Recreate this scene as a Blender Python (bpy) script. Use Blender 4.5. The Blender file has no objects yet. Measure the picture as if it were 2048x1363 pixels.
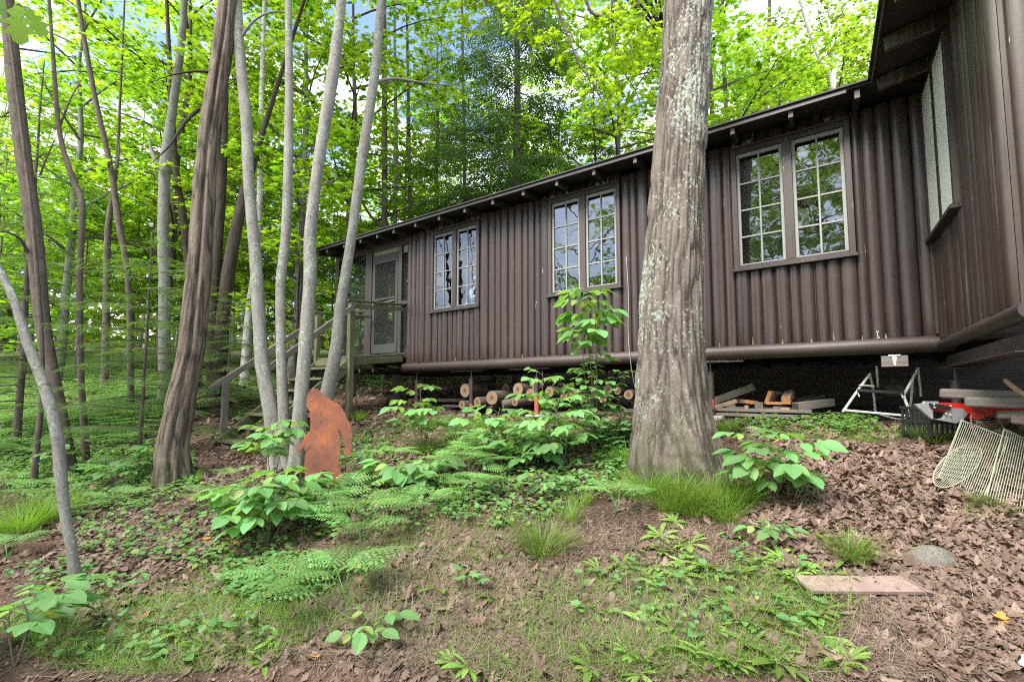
import bpy, math
import numpy as np
from mathutils import Vector, Matrix
R0 = np.random.default_rng(11)
scene = bpy.context.scene
COL = scene.collection
pi = math.pi
rad = math.radians

# ------------------------------------------------------------------ camera model
FPX, PITCH, CZ, PPY = 910.0, rad(4.2), 1.72, 720.0
FWD = np.array([0, math.cos(PITCH), math.sin(PITCH)])
UPV = np.array([0, -math.sin(PITCH), math.cos(PITCH)])
CAM = np.array([0, 0, CZ])
def ray(x, y):
    return FWD + np.array([(x-1024)/FPX, 0, 0]) + UPV*(PPY-y)/FPX
def P(x, y, d):
    r = ray(x, y)
    return CAM + r*(d/r[1])

# ------------------------------------------------------------------ cabin frame
C0 = np.array([3.98338, 4.16663, 0.0])
UU = np.array([-0.82646549, 0.56298739, 0.0])
NN = np.array([-0.56298739, -0.82646549, 0.0])
ZZ = np.array([0, 0, 1.0])
def W(u, off, z):
    return C0 + UU*u + NN*off + ZZ*z

# ------------------------------------------------------------------ noise
def _h(ix, iy, iz):
    h = (ix*374761393 + iy*668265263 + iz*2147483647) & 0xffffffff
    h = ((h ^ (h >> 13))*1274126177) & 0xffffffff
    return ((h ^ (h >> 16)) & 0xffff)/65535.0
def vn3(p):
    p = np.asarray(p, float); i = np.floor(p).astype(np.int64); f = p-i; f = f*f*(3-2*f)
    r = 0
    for dx in (0, 1):
        wx = f[..., 0] if dx else 1-f[..., 0]
        for dy in (0, 1):
            wy = f[..., 1] if dy else 1-f[..., 1]
            for dz in (0, 1):
                wz = f[..., 2] if dz else 1-f[..., 2]
                r = r + wx*wy*wz*_h(i[..., 0]+dx, i[..., 1]+dy, i[..., 2]+dz)
    return r
def vn2(x, y, s=1.0, o=0.0):
    return vn3(np.stack([np.asarray(x)*s+o, np.asarray(y)*s+o*1.7, np.zeros_like(np.asarray(x, float))], -1))

# ------------------------------------------------------------------ ground height
def pw(x, y, d):
    q = P(x, y, d); return (q[0], q[1], q[2])
_cp = [(x, y, .218*y+.12*x) for x, y in [(-7, 0), (-3.5, 0), (0, 0), (3, 0), (0, 1.5), (-3, 1.6), (2.6, 1.5), (-8, 3), (.8, 2.6), (-1.2, 2.8)]]
_cp += [pw(1345, 942, 4.0), pw(963, 828, 7.2), pw(1455, 836, 5.2), pw(340, 967, 5.29), pw(150, 1167, 3.31), pw(560, 937, 5.36), pw(650, 1010, 4.26),
        pw(472, 890, 6.6), pw(175, 937, 6.3), pw(1873, 1125, 2.5), pw(1950, 990, 3.08), pw(1800, 852, 4.4), pw(1990, 870, 3.6), pw(1150, 830, 6.3),
        pw(705, 830, 7.7), pw(1024, 905, 5.0), pw(770, 806, 8.6), pw(66, 979, 5.6)]
_cp += [(.5, 9.2, 1.42), (3.6, 6.6, 1.42), (5.5, 5.5, 1.45), (2, 12.5, 1.9), (-1, 13, 1.85), (.5, 16, 2.5), (6, 11, 2.6), (-4.5, 11, 1.9),
        pw(440, 785, 9.5), pw(250, 780, 9.5), pw(60, 800, 9.0), pw(150, 705, 20), pw(450, 715, 20), pw(-300, 760, 14),
        (-40, 38, 5.5), (-12, 40, 5.6), (15, 40, 7.5), (40, 30, 8.5), (-45, 5, -2), (45, 5, 6), (0, -15, -3.2), (-25, -15, -6), (25, -15, 0),
        (-70, 80, 9), (0, 90, 12), (70, 80, 13)]
_cp = np.array(_cp)
def _tps_fit(c):
    n = len(c); d = np.hypot(c[:, None, 0]-c[None, :, 0], c[:, None, 1]-c[None, :, 1])
    K = np.where(d > 0, d*d*np.log(d+1e-9), 0) + np.eye(n)*.02
    Pm = np.c_[np.ones(n), c[:, :2]]
    A = np.block([[K, Pm], [Pm.T, np.zeros((3, 3))]])
    return np.linalg.solve(A, np.r_[c[:, 2], 0, 0, 0])
_tw = _tps_fit(_cp)
def H0(x, y):
    x = np.asarray(x, float); y = np.asarray(y, float)
    d = np.hypot(x[..., None]-_cp[:, 0], y[..., None]-_cp[:, 1])
    K = np.where(d > 0, d*d*np.log(d+1e-9), 0)
    return K@_tw[:-3] + _tw[-3] + _tw[-2]*x + _tw[-1]*y
def H(x, y):
    x = np.asarray(x, float); y = np.asarray(y, float)
    b = (vn2(x, y, 1.3, 5.0)-.5)*.10 + (vn2(x, y, 4.1, 9.0)-.5)*.035 + (vn2(x, y, 11, 3.0)-.5)*.014
    return H0(x, y) + b
def Hs(x, y): return float(H(np.array([x]), np.array([y]))[0])
def G(px, py):
    r = ray(px, py); t = np.linspace(1.0, 60, 3000); q = CAM + r*t[:, None]
    g = H(q[:, 0], q[:, 1]) - q[:, 2]
    k = np.argmax(g > 0)
    if g[k] <= 0: k = len(t)-1
    if k > 0 and g[k] > 0:
        a = g[k-1]/(g[k-1]-g[k]); tt = t[k-1]+(t[k]-t[k-1])*a
    else: tt = t[k]
    q = CAM + r*tt
    return np.array([q[0], q[1], Hs(q[0], q[1])])

# ------------------------------------------------------------------ mesh builder
class MB:
    def __init__(s): s.v, s.f, s.bc, s.n = [], [], [], 0
    def add(s, V, F, mat=0, smooth=False, bc=None):
        V = np.asarray(V, float).reshape(-1, 3)
        if not isinstance(F, list): F = [F]
        for f in F:
            f = np.asarray(f, np.int64)
            if len(f): s.f.append((f+s.n, mat, smooth))
        s.v.append(V); s.bc.append(V if bc is None else np.asarray(bc, float)); s.n += len(V)
    def mesh(s, name, mats, org=(0, 0, 0)):
        me = bpy.data.meshes.new(name)
        V = np.concatenate(s.v) - np.asarray(org, float); B = np.concatenate(s.bc)
        lv = np.concatenate([f.ravel() for f, _, _ in s.f])
        lt = np.concatenate([np.full(len(f), f.shape[1]) for f, _, _ in s.f])
        mi = np.concatenate([np.full(len(f), m) for f, m, _ in s.f])
        sm = np.concatenate([np.full(len(f), k) for f, _, k in s.f])
        me.vertices.add(len(V)); me.vertices.foreach_set('co', V.astype(np.float32).ravel())
        me.loops.add(len(lv)); me.loops.foreach_set('vertex_index', lv.astype(np.int32))
        me.polygons.add(len(lt))
        me.polygons.foreach_set('loop_start', np.r_[0, np.cumsum(lt)[:-1]].astype(np.int32))
        me.polygons.foreach_set('material_index', mi.astype(np.int32))
        me.polygons.foreach_set('use_smooth', sm.astype(bool))
        a = me.attributes.new('bc', 'FLOAT_VECTOR', 'POINT'); a.data.foreach_set('vector', B.astype(np.float32).ravel())
        me.update(calc_edges=True)
        for m in (mats if isinstance(mats, (list, tuple)) else [mats]): me.materials.append(m)
        return me
    def build(s, name, mats, parent=None):
        org = np.array(parent.location) if parent else np.zeros(3)
        if parent and parent.parent: org = org + np.array(parent.parent.location)
        o = bpy.data.objects.new(name, s.mesh(name, mats, org)); COL.objects.link(o)
        if parent: o.parent = parent
        return o
    def build_at(s, name, mats, loc):
        o = bpy.data.objects.new(name, s.mesh(name, mats, loc)); COL.objects.link(o); o.location = loc
        return o
def tag(o, label, cat, group=None, kind=None):
    if label: o['label'] = label
    if cat: o['category'] = cat
    if group: o['group'] = group
    if kind: o['kind'] = kind
    return o
def thing(name, loc, label, cat, group=None, rz=0):
    o = bpy.data.objects.new(name, None); COL.objects.link(o); o.empty_display_size = .1
    o.location = tuple(loc); o.rotation_euler = (0, 0, rz)
    return tag(o, label, cat, group)
def inst(name, me, parent, loc=(0, 0, 0), rz=0, sc=1.0, rot=None):
    o = bpy.data.objects.new(name, me); COL.objects.link(o); o.parent = parent
    o.location = tuple(loc); o.rotation_euler = rot if rot is not None else (0, 0, rz)
    o.scale = (sc, sc, sc) if np.isscalar(sc) else sc
    return o

def norm(v):
    v = np.asarray(v, float); return v/np.maximum(np.linalg.norm(v, axis=-1, keepdims=True), 1e-9)
def smooth_path(pts, n):
    pts = np.asarray(pts, float); k = len(pts)
    t = np.linspace(0, k-1, n); i = np.clip(t.astype(int), 0, k-2); f = (t-i)[:, None]
    p0 = pts[np.clip(i-1, 0, k-1)]; p1 = pts[i]; p2 = pts[i+1]; p3 = pts[np.clip(i+2, 0, k-1)]
    return .5*((2*p1)+(-p0+p2)*f+(2*p0-5*p1+4*p2-p3)*f**2+(-p0+3*p1-3*p2+p3)*f**3)
def tube(mb, pts, rr, seg=8, mat=0, cap=True, disp=None, smooth=True):
    pts = np.asarray(pts, float); n = len(pts); rr = np.broadcast_to(np.asarray(rr, float), (n,))
    T = norm(np.gradient(pts, axis=0))
    ref = np.array([0, 1.0, 0]) if abs(T[:, 1]).max() < .9 else (np.array([1.0, 0, 0]) if abs(T[:, 0]).max() < .9 else np.array([0, 0, 1.0]))
    B = norm(np.cross(T, ref)); N = np.cross(B, T)
    a = np.arange(seg)*2*pi/seg
    ln = np.r_[0, np.cumsum(np.linalg.norm(np.diff(pts, axis=0), axis=1))]
    r = rr[:, None]*np.ones(seg)
    bc = np.stack([np.cos(a)*rr[:, None], np.sin(a)*rr[:, None], np.repeat(ln[:, None], seg, 1)], -1)
    if disp is not None: r = r + disp(a[None, :], ln[:, None], rr[:, None], bc)
    V = pts[:, None] + r[..., None]*(np.cos(a)[None, :, None]*B[:, None] + np.sin(a)[None, :, None]*N[:, None])
    i = np.arange(n-1)[:, None]*seg; j = np.arange(seg)[None, :]; j2 = (j+1) % seg
    F = np.stack([i+j, i+j2, i+seg+j2, i+seg+j], -1).reshape(-1, 4)
    mb.add(V.reshape(-1, 3), F, mat, smooth, bc.reshape(-1, 3))
    if cap:
        for k, rev in ((0, True), (n-1, False)):
            f = np.arange(seg)[None, :]
            mb.add(V[k], f[:, ::-1] if rev else f, mat if cap is True else cap, False, bc[k])
_CORN = np.array([[sx, sy, sz] for sx in (-1, 1) for sy in (-1, 1) for sz in (-1, 1)], float)
def box(mb, c, X, Y, Z, mat=0, bev=.004):
    """box centre c with half-vectors X, Y, Z and small chamfered edges"""
    c = np.asarray(c, float); ax = [np.asarray(a, float) for a in (X, Y, Z)]
    h = [np.linalg.norm(a) for a in ax]; d = [a/max(k, 1e-9) for a, k in zip(ax, h)]
    b = min(bev, min(h)*.45)
    V = np.zeros((8, 3, 3))
    for ci, s in enumerate(_CORN):
        for a in range(3):
            V[ci, a] = c + sum(d[k]*s[k]*(h[k] if k == a else h[k]-b) for k in range(3))
    idx = lambda ci, a: ci*3+a
    cor = {tuple(s.astype(int)): i for i, s in enumerate(_CORN)}
    Q, T = [], []
    for a in range(3):
        o1, o2 = [k for k in range(3) if k != a]
        for s in (-1, 1):
            q = []
            for s1, s2 in ((-1, -1), (1, -1), (1, 1), (-1, 1)):
                k = [0, 0, 0]; k[a] = s; k[o1] = s1; k[o2] = s2; q.append(idx(cor[tuple(k)], a))
            Q.append(q)
        for s1 in (-1, 1):
            for s2 in (-1, 1):
                k = [0, 0, 0]; k[o1] = s1; k[o2] = s2; k[a] = -1; c1 = cor[tuple(k)]; k[a] = 1; c2 = cor[tuple(k)]
                Q.append([idx(c1, o1), idx(c2, o1), idx(c2, o2), idx(c1, o2)])
    for ci in range(8): T.append([idx(ci, 0), idx(ci, 1), idx(ci, 2)])
    V = V.reshape(-1, 3)
    def fix(fs):
        out = []
        for f in fs:
            p = V[f]; nrm = np.cross(p[1]-p[0], p[2]-p[1]); out.append(f if nrm@(p.mean(0)-c) > 0 else f[::-1])
        return np.array(out)
    L = np.stack([(V-c)@d[0], (V-c)@d[1], (V-c)@d[2]], -1)
    o = np.argsort(h)                # bc: longest axis -> z (grain direction)
    off = R0.random(3)*7
    mb.add(V, [fix(Q), fix(T)], mat, False, L[:, o]+off)
def bar(mb, a, b, w, t, up=(0, 0, 1), mat=0, bev=.003):
    """board from a to b, w wide (sideways) and t thick (along up)"""
    a = np.asarray(a, float); b = np.asarray(b, float); D = norm(b-a)
    S = norm(np.cross(D, up)); U2 = np.cross(S, D)
    box(mb, (a+b)/2, (b-a)/2, S*w/2, U2*t/2, mat, bev)
def prism(mb, poly, thick, O, X, Y, mat=0, bev=0):
    """flat outline in the X,Y plane at O, given a thickness along the normal (ngon caps)"""
    poly = np.asarray(poly, float); n = len(poly); N = norm(np.cross(X, Y))
    A = O + poly[:, :1]*X + poly[:, 1:2]*Y
    V = np.r_[A-N*thick/2, A+N*thick/2]; i = np.arange(n); j = (i+1) % n
    mb.add(V, [np.arange(n)[None, ::-1], (np.arange(n)+n)[None, :], np.stack([i, j, j+n, i+n], -1)], mat)

# ------------------------------------------------------------------ leaf templates (x width, y length, z up)
def fan(outline, c=(0, .5, 0)):
    o = np.asarray(outline, float)
    if o.shape[1] == 2: o = np.c_[o, np.zeros(len(o))]
    V = np.r_[[c], o]; n = len(o); i = np.arange(n)
    return V, np.stack([np.zeros(n, int), 1+i, 1+(i+1) % n], -1)
def half(o): # mirror a right half outline (from base to tip)
    o = np.asarray(o, float); m = o[1:-1][::-1]*[-1, 1]
    return np.r_[o, m]
T_MAPLE = fan(half([(0, 0), (.22, .06), (.2, .18), (.52, .3), (.3, .42), (.5, .66), (.42, .72), (.18, .62), (.14, .78), (0, 1.0)]), (0, .3, .03))
T_MAPLE[0][1:, 2] += -.10*np.abs(T_MAPLE[0][1:, 0])*2
T_OAK = fan(half([(0, 0), (.06, .12), (.2, .2), (.1, .32), (.34, .45), (.15, .52), (.36, .72), (.17, .74), (.16, .9), (0, 1.0)]), (0, .5, 0))
T_DIAM = (np.array([[0, 0, 0], [.36, .45, -.08], [0, 1, -.06], [-.36, .45, -.08], [0, .45, .03]]), np.array([[0, 1, 4], [1, 2, 4], [2, 3, 4], [3, 0, 4]]))
T_FAR = (np.array([[0, 0, 0], [.4, .5, -.1], [0, 1, -.05], [-.4, .5, -.1]]), np.array([[0, 1, 2], [0, 2, 3]]))
def _ovate(w=.3, tip=1.0):
    y = np.array([0, .12, .3, .5, .7, .87, tip]); x = np.array([.02, .62, .95, 1, .75, .38, 0])*w
    V = [(0, yy, .0) for yy in y] + [(xx, yy, .10*xx/w*(.6)-.0) for xx, yy in zip(x[1:-1], y[1:-1])] + [(-xx, yy, .10*xx/w*.6) for xx, yy in zip(x[1:-1], y[1:-1])]
    V = np.array(V); V[:, 2] -= .25*V[:, 1]**2*.6
    n = len(y); r = lambda k: n+k-1; l = lambda k: n+(n-2)+k-1
    F3 = [(0, r(1), 1), (0, 1, l(1)), (n-2, r(n-2), n-1), (n-2, n-1, l(n-2))]
    F4 = []
    for k in range(1, n-2): F4 += [(k, r(k), r(k+1), k+1), (k, k+1, l(k+1), l(k))]
    T = list(F3)
    for q in F4: T += [(q[0], q[1], q[2]), (q[0], q[2], q[3])]
    return V, np.array(T)
T_OVATE = _ovate(.33)
def _strap():
    y = np.array([0, .15, .35, .55, .75, .9, 1.0]); x = np.array([.028, .045, .085, .115, .115, .07, .0]); V, F = [], []
    for yy, xx in zip(y, x): V += [(-xx, yy, .35*xx), (0, yy, 0), (xx, yy, .35*xx)]
    for k in range(6):
        a = 3*k
        for c in (0, 1): F += [(a+c, a+c+1, a+c+4), (a+c, a+c+4, a+c+3)]
    V = np.array(V); V[:, 2] += .012*np.sin(V[:, 1]*17); return V, np.array(F)
T_LANCE = _strap()
def _feather(k=7, w=.2):
    V, F = [], []
    V += [(-.012, 0, 0), (.012, 0, 0), (0, 1.0, -.06)]; F.append((0, 1, 2))
    for i in range(k):
        y = .06+.86*i/(k-1); L = w*(1-.55*i/(k-1))
        for s in (-1, 1):
            b = len(V); V += [(0, y-.035, 0), (0, y+.035, 0), (s*L, y+.10, .01)]; F.append((b, b+1, b+2))
    return np.array(V), np.array(F)
T_FEATHER = _feather()
T_NEEDLE = (np.array([[0, 0, 0], [.13, .4, 0], [0, 1, -.08], [-.13, .4, 0]]), np.array([[0, 1, 2], [0, 2, 3]]))
def _blade():
    y = [0, .4, .75, 1.0]; V = []
    for i, yy in enumerate(y[:-1]):
        w = .5*[1, .9, .6][i]; V += [(-w, yy, 0), (w, yy, 0)]
    V.append((0, 1, 0)); return np.array(V, float), np.array([[0, 1, 3], [0, 3, 2], [2, 3, 5], [2, 5, 4], [4, 5, 6]])
T_BLADE = _blade()
def place(mb, tmpl, pos, axis, nrm, size, mat=0, width=1.0, bend=None, smooth=False):
    """many copies of a template: axis = its length direction, nrm = its upper side"""
    V, F = tmpl; pos = np.asarray(pos, float); n = len(pos)
    if n == 0: return
    a = norm(axis); m = norm(nrm - (nrm*a).sum(-1, keepdims=True)*a); b = np.cross(a, m)
    size = np.broadcast_to(np.asarray(size, float), (n,)); width = np.broadcast_to(np.asarray(width, float), (n,))
    x = V[None, :, 0]*(size*width)[:, None]; y = V[None, :, 1]*size[:, None]; z = V[None, :, 2]*size[:, None]
    if bend is not None:
        bd = np.broadcast_to(np.asarray(bend, float), (n,))[:, None]; z = z - bd*size[:, None]*V[None, :, 1]**2
    Q = pos[:, None] + x[..., None]*b[:, None] + y[..., None]*a[:, None] + z[..., None]*m[:, None]
    k = len(V); FF = (np.arange(n)[:, None, None]*k + F[None]).reshape(-1, F.shape[1])
    mb.add(Q.reshape(-1, 3), FF, mat, smooth)
def updir(rng, n, s): # around +Z
    return norm(np.c_[rng.normal(0, s, n), rng.normal(0, s, n), np.ones(n)])
# ------------------------------------------------------------------ materials
class NT:
    def __init__(s, name):
        s.m = bpy.data.materials.new(name); s.m.use_nodes = True; s.t = s.m.node_tree; s.t.nodes.clear()
        s.out = s.t.nodes.new('ShaderNodeOutputMaterial')
    def n(s, typ, **kw):
        d = s.t.nodes.new(typ)
        for k, v in kw.items():
            if k == 'props':
                for a, b in v.items(): setattr(d, a, b)
            else:
                key = int(k[1:]) if k[0] == 'i' and k[1:].isdigit() else k.replace('_', ' ')
                s.put(d.inputs[key], v)
        return d
    def put(s, sock, v):
        if isinstance(v, bpy.types.NodeSocket): s.t.links.new(v, sock)
        elif isinstance(v, (tuple, list)) and sock.type == 'RGBA' and len(v) == 3: sock.default_value = (*v, 1)
        else: sock.default_value = v
    def bc(s, sc=(1, 1, 1)):
        a = s.n('ShaderNodeAttribute', props=dict(attribute_name='bc'))
        return s.n('ShaderNodeVectorMath', props=dict(operation='MULTIPLY'), i0=a.outputs['Vector'], i1=sc).outputs[0]
    def pos(s, sc=(1, 1, 1)):
        g = s.n('ShaderNodeNewGeometry')
        return s.n('ShaderNodeVectorMath', props=dict(operation='MULTIPLY'), i0=g.outputs['Position'], i1=sc).outputs[0]
    def noise(s, v, scale=5, detail=4, rough=.55, dist=0, col=False):
        d = s.n('ShaderNodeTexNoise', Vector=v, Scale=scale, Detail=detail, Roughness=rough, Distortion=dist)
        return d.outputs['Color' if col else 'Fac']
    def ramp(s, f, stops):
        d = s.n('ShaderNodeValToRGB', Fac=f); e = d.color_ramp.elements
        while len(e) < len(stops): e.new(.5)
        for k, (p, c) in zip(e, stops): k.position = p; k.color = (*c, 1) if len(c) == 3 else c
        return d.outputs['Color']
    def gray(s, f, a, b): return s.ramp(f, [(a, (0, 0, 0)), (b, (1, 1, 1))])
    def mix(s, f, a, b, mode='MIX'):
        d = s.n('ShaderNodeMix', props=dict(data_type='RGBA', blend_type=mode))
        s.put(d.inputs[0], f); s.put(d.inputs[6], a); s.put(d.inputs[7], b); return d.outputs[2]
    def math(s, op, a, b=0.0):
        d = s.n('ShaderNodeMath', props=dict(operation=op)); s.put(d.inputs[0], a); s.put(d.inputs[1], b); return d.outputs[0]
    def bump(s, h, strength=.5, dist=.01): return s.n('ShaderNodeBump', Height=h, Strength=strength, Distance=dist).outputs[0]
    def bsdf(s, col, rough=.7, nrm=None, spec=.4, **kw):
        d = s.n('ShaderNodeBsdfPrincipled', Base_Color=col, Roughness=rough, **kw)
        d.inputs['Specular IOR Level'].default_value = spec
        if nrm is not None: s.put(d.inputs['Normal'], nrm)
        return d.outputs[0]
    def done(s, sh): s.t.links.new(sh, s.out.inputs['Surface']); return s.m

def leaf_mat(name, cols, trans=.5, rough=.5, spec=.35, tgain=1.6, objrand=.25):
    m = NT(name); g = m.n('ShaderNodeNewGeometry'); oi = m.n('ShaderNodeObjectInfo')
    c = m.ramp(g.outputs['Random Per Island'], [(i/(len(cols)-1), x) for i, x in enumerate(cols)])
    v = m.n('ShaderNodeMapRange', Value=oi.outputs['Random'], To_Min=1-objrand, To_Max=1+objrand).outputs[0]
    hs = m.n('ShaderNodeHueSaturation', Color=c, Value=v, Hue=m.n('ShaderNodeMapRange', Value=oi.outputs['Random'], To_Min=.49, To_Max=.512).outputs[0])
    c = hs.outputs[0]
    d = m.bsdf(c, rough, None, spec)
    tc = m.mix(1.0, c, (1.25*tgain, 1.15*tgain, .45*tgain), 'MULTIPLY')
    t = m.n('ShaderNodeBsdfTranslucent', Color=tc)
    x = m.n('ShaderNodeMixShader', Fac=trans, i1=d, i2=t.outputs[0])
    return m.done(x.outputs[0])
M = {}
M['maple'] = leaf_mat('maple_leaf', [(.085, .185, .02), (.135, .25, .025), (.19, .31, .03), (.11, .22, .022)], .55, tgain=2.0)
M['lime'] = leaf_mat('lime_leaf', [(.15, .28, .018), (.20, .34, .022), (.17, .31, .02)], .6, tgain=2.0)
M['farleaf'] = leaf_mat('forest_leaf', [(.12, .21, .035), (.18, .28, .045), (.23, .33, .06)], .5, tgain=1.9)
M['hemlock'] = leaf_mat('hemlock_needles', [(.05, .10, .045), (.075, .135, .058), (.10, .165, .07)], .3, tgain=1.5)
M['fir'] = leaf_mat('fir_needles', [(.06, .14, .045), (.085, .175, .055), (.12, .21, .065)], .5, tgain=1.5)
M['fern'] = leaf_mat('fern_frond', [(.12, .25, .08), (.16, .31, .095), (.21, .35, .10), (.15, .30, .09), (.18, .32, .10), (.13, .27, .08), (.30, .31, .10)], objrand=.35, trans=.4, tgain=1.4)
#, .4, tgain=1.4)
M['sapling'] = leaf_mat('sapling_leaf', [(.10, .24, .09), (.14, .29, .10), (.19, .33, .10), (.13, .28, .10), (.16, .30, .11), (.12, .26, .09), (.28, .32, .08)], objrand=.32, trans=.4, tgain=1.5)
#, .4, tgain=1.5)
M['grass'] = leaf_mat('grass_blade', [(.11, .23, .035), (.16, .29, .045), (.23, .32, .08)], .4, tgain=1.3)
M['weed'] = leaf_mat('weed_leaf', [(.14, .27, .055), (.20, .34, .075), (.28, .38, .11), (.17, .31, .06), (.24, .36, .09), (.36, .36, .15)], objrand=.35, trans=.4, tgain=1.3)
#, .4, tgain=1.3)
M['straw'] = leaf_mat('dry_grass', [(.27, .205, .145), (.18, .13, .095), (.35, .27, .20)], .15, tgain=1.0)
M['litter'] = leaf_mat('dead_leaf', [(.14, .09, .068), (.21, .142, .108), (.095, .06, .047), (.28, .20, .155), (.13, .075, .055), (.19, .135, .108)], .10, .7, tgain=.8)
M['orange'] = leaf_mat('fallen_orange_leaf', [(.55, .22, .04), (.6, .3, .05)], .2, .6, tgain=1.0)

def bark(name, stops, ridge=(22, 22, 3.2), bstr=.8, bd=.012, lichen=None, lth=(.56, .66), rings=None, moss=None, fine=60, rth=(.57, .66), carved=0):
    m = NT(name); v = m.bc(ridge)
    n1 = m.noise(v, 1, 5, .65, .6); n2 = m.noise(m.bc((fine, fine, fine*.4)), 1, 4, .6)
    h = m.math('ADD', n1, m.math('MULTIPLY', n2, .35))
    c = m.ramp(n1, stops)
    c = m.mix(m.gray(n2, .3, .75), m.mix(.55, c, (.02, .016, .014)), c)
    if carved:
        rd_ = m.n('ShaderNodeAttribute', props=dict(attribute_name='ridge')).outputs['Fac']
        rd_ = m.math('ADD', rd_, m.math('MULTIPLY', m.math('SUBTRACT', n2, .5), .35))
        c = m.mix(m.gray(rd_, .08, .40), m.mix(.9, c, tuple(k*.6 for k in stops[0][1])), m.mix(.35, c, stops[-1][1])); h = m.math('ADD', h, m.math('MULTIPLY', rd_, carved))
    big = m.noise(m.bc((3, 3, 1.2)), 1, 3)
    c = m.mix(m.math('MULTIPLY', big, .5), c, m.mix(.5, c, stops[-1][1]))
    if rings:
        r = m.noise(m.bc((9, 9, 24)), 1, 4, .7, .4); c = m.mix(m.math('MULTIPLY', m.gray(r, *rth), .8), c, rings)
        h = m.math('ADD', h, m.math('MULTIPLY', r, -.3))
    if lichen:
        l1 = m.noise(m.bc((2.6, 2.6, 1.5)), 1, 3, .6); l2 = m.noise(m.bc((46, 46, 32)), 1, 3, .7)
        f = m.gray(m.math('ADD', m.math('MULTIPLY', l1, .46), m.math('MULTIPLY', l2, .54)), *lth)
        if moss: f = m.math('MULTIPLY', f, m.n('ShaderNodeMapRange', Value=m.n('ShaderNodeSeparateXYZ', Vector=m.bc()).outputs[2], From_Min=.28, From_Max=.75).outputs[0])
        c = m.mix(f, c, lichen); h = m.math('ADD', h, m.math('MULTIPLY', f, .12))
    if moss:
        a = m.n('ShaderNodeSeparateXYZ', Vector=m.bc()).outputs[2]
        f = m.math('MULTIPLY', m.n('ShaderNodeMapRange', Value=a, From_Min=.1, From_Max=moss[1], To_Min=1, To_Max=0).outputs[0], m.gray(m.noise(m.bc((9, 9, 7)), 1, 4), .38, .6))
        c = m.mix(f, c, moss[0])
    return m.done(m.bsdf(c, .9, m.bump(h, bstr, bd), .15))
M['oak'] = bark('oak_bark', [(.3, (.03, .022, .018)), (.5, (.115, .09, .073)), (.72, (.20, .168, .142))], (34, 34, 6), .9, .012, (.255, .28, .235), (.53, .585), moss=((.045, .05, .02), .7), fine=90, carved=.8)
M['greybark'] = bark('grey_bark', [(.25, (.115, .105, .094)), (.5, (.235, .22, .198)), (.75, (.32, .305, .28))], (12, 12, 4), .6, .006, (.25, .31, .25), (.54, .60), rings=(.075, .062, .054), fine=80, rth=(.60, .68))
M['darkbark'] = bark('dark_furrowed_bark', [(.28, (.028, .02, .016)), (.5, (.12, .09, .07)), (.75, (.22, .175, .14))], (24, 24, 3), 1.0, .014, None, moss=((.04, .045, .02), .5), fine=70, carved=.8)
M['brownbark'] = bark('brown_bark', [(.28, (.05, .037, .03)), (.5, (.115, .09, .075)), (.75, (.19, .155, .13))], (16, 16, 4), .7, .008, (.24, .27, .21), (.62, .70), rings=(.05, .04, .035), fine=70)
M['birch'] = bark('white_birch_bark', [(.25, (.40, .36, .33)), (.5, (.62, .59, .56)), (.75, (.74, .72, .69))], (5, 5, 6), .3, .004, None, rings=(.06, .05, .045), fine=50)
M['twig'] = bark('twig_bark', [(.3, (.09, .065, .05)), (.7, (.24, .19, .16))], (30, 30, 8), .5, .003, (.36, .38, .32), (.58, .68), fine=90)

def wood(name, stops, grain=(60, 60, 3), rough=.8, b=.4, stain=None, knots=False):
    m = NT(name); n1 = m.noise(m.bc(grain), 1, 5, .6, .3); n2 = m.noise(m.bc((4, 4, 1.5)), 1, 3)
    c = m.ramp(n1, stops)
    if stain: c = m.mix(m.gray(n2, .42, .68), c, stain)
    return m.done(m.bsdf(c, rough, m.bump(n1, b, .003), .2))
M['oldwood'] = wood('weathered_wood', [(.25, (.09, .075, .065)), (.5, (.18, .155, .135)), (.75, (.25, .22, .195))], stain=(.10, .088, .077))
M['greenwood'] = wood('algae_stained_wood', [(.25, (.06, .056, .035)), (.5, (.125, .118, .07)), (.75, (.18, .17, .11))], stain=(.07, .078, .035))
M['newwood'] = wood('sawn_wood', [(.25, (.22, .13, .08)), (.5, (.36, .23, .14)), (.75, (.45, .30, .19))], stain=(.28, .20, .15))
M['orangewood'] = wood('orange_sawn_end', [(.25, (.30, .13, .05)), (.5, (.46, .22, .09)), (.75, (.55, .30, .14))])
M['pinkwood'] = wood('faded_plank', [(.25, (.17, .115, .10)), (.5, (.25, .18, .155)), (.75, (.31, .23, .20))], grain=(45, 45, 2), stain=(.20, .14, .12))
M['darkwood'] = wood('dark_wood', [(.25, (.03, .025, .022)), (.5, (.07, .055, .047)), (.75, (.11, .09, .075))])  # darkest wood tone: joists, back wall, far porch frame, risers, some boards
def cutend():
    m = NT('cut_log_end'); a = m.n('ShaderNodeAttribute', props=dict(attribute_name='bc'))
    s = m.n('ShaderNodeSeparateXYZ', Vector=a.outputs['Vector']); r = m.math('SQRT', m.math('ADD', m.math('POWER', s.outputs[0], 2.0), m.math('POWER', s.outputs[1], 2.0)))
    n = m.noise(m.bc((14, 14, 14)), 1, 4)
    w = m.math('SINE', m.math('ADD', m.math('MULTIPLY', r, 520.0), m.math('MULTIPLY', n, 6.0)))
    c = m.mix(m.gray(w, .0, 1.0), (.18, .12, .08), (.27, .185, .125))
    c = m.mix(m.gray(m.math('SUBTRACT', m.math('ADD', r, m.math('MULTIPLY', n, .02)), .0), .038, .05), (.13, .06, .03), c)
    return m.done(m.bsdf(c, .85, None, .2))
M['cutend'] = cutend()
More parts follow.
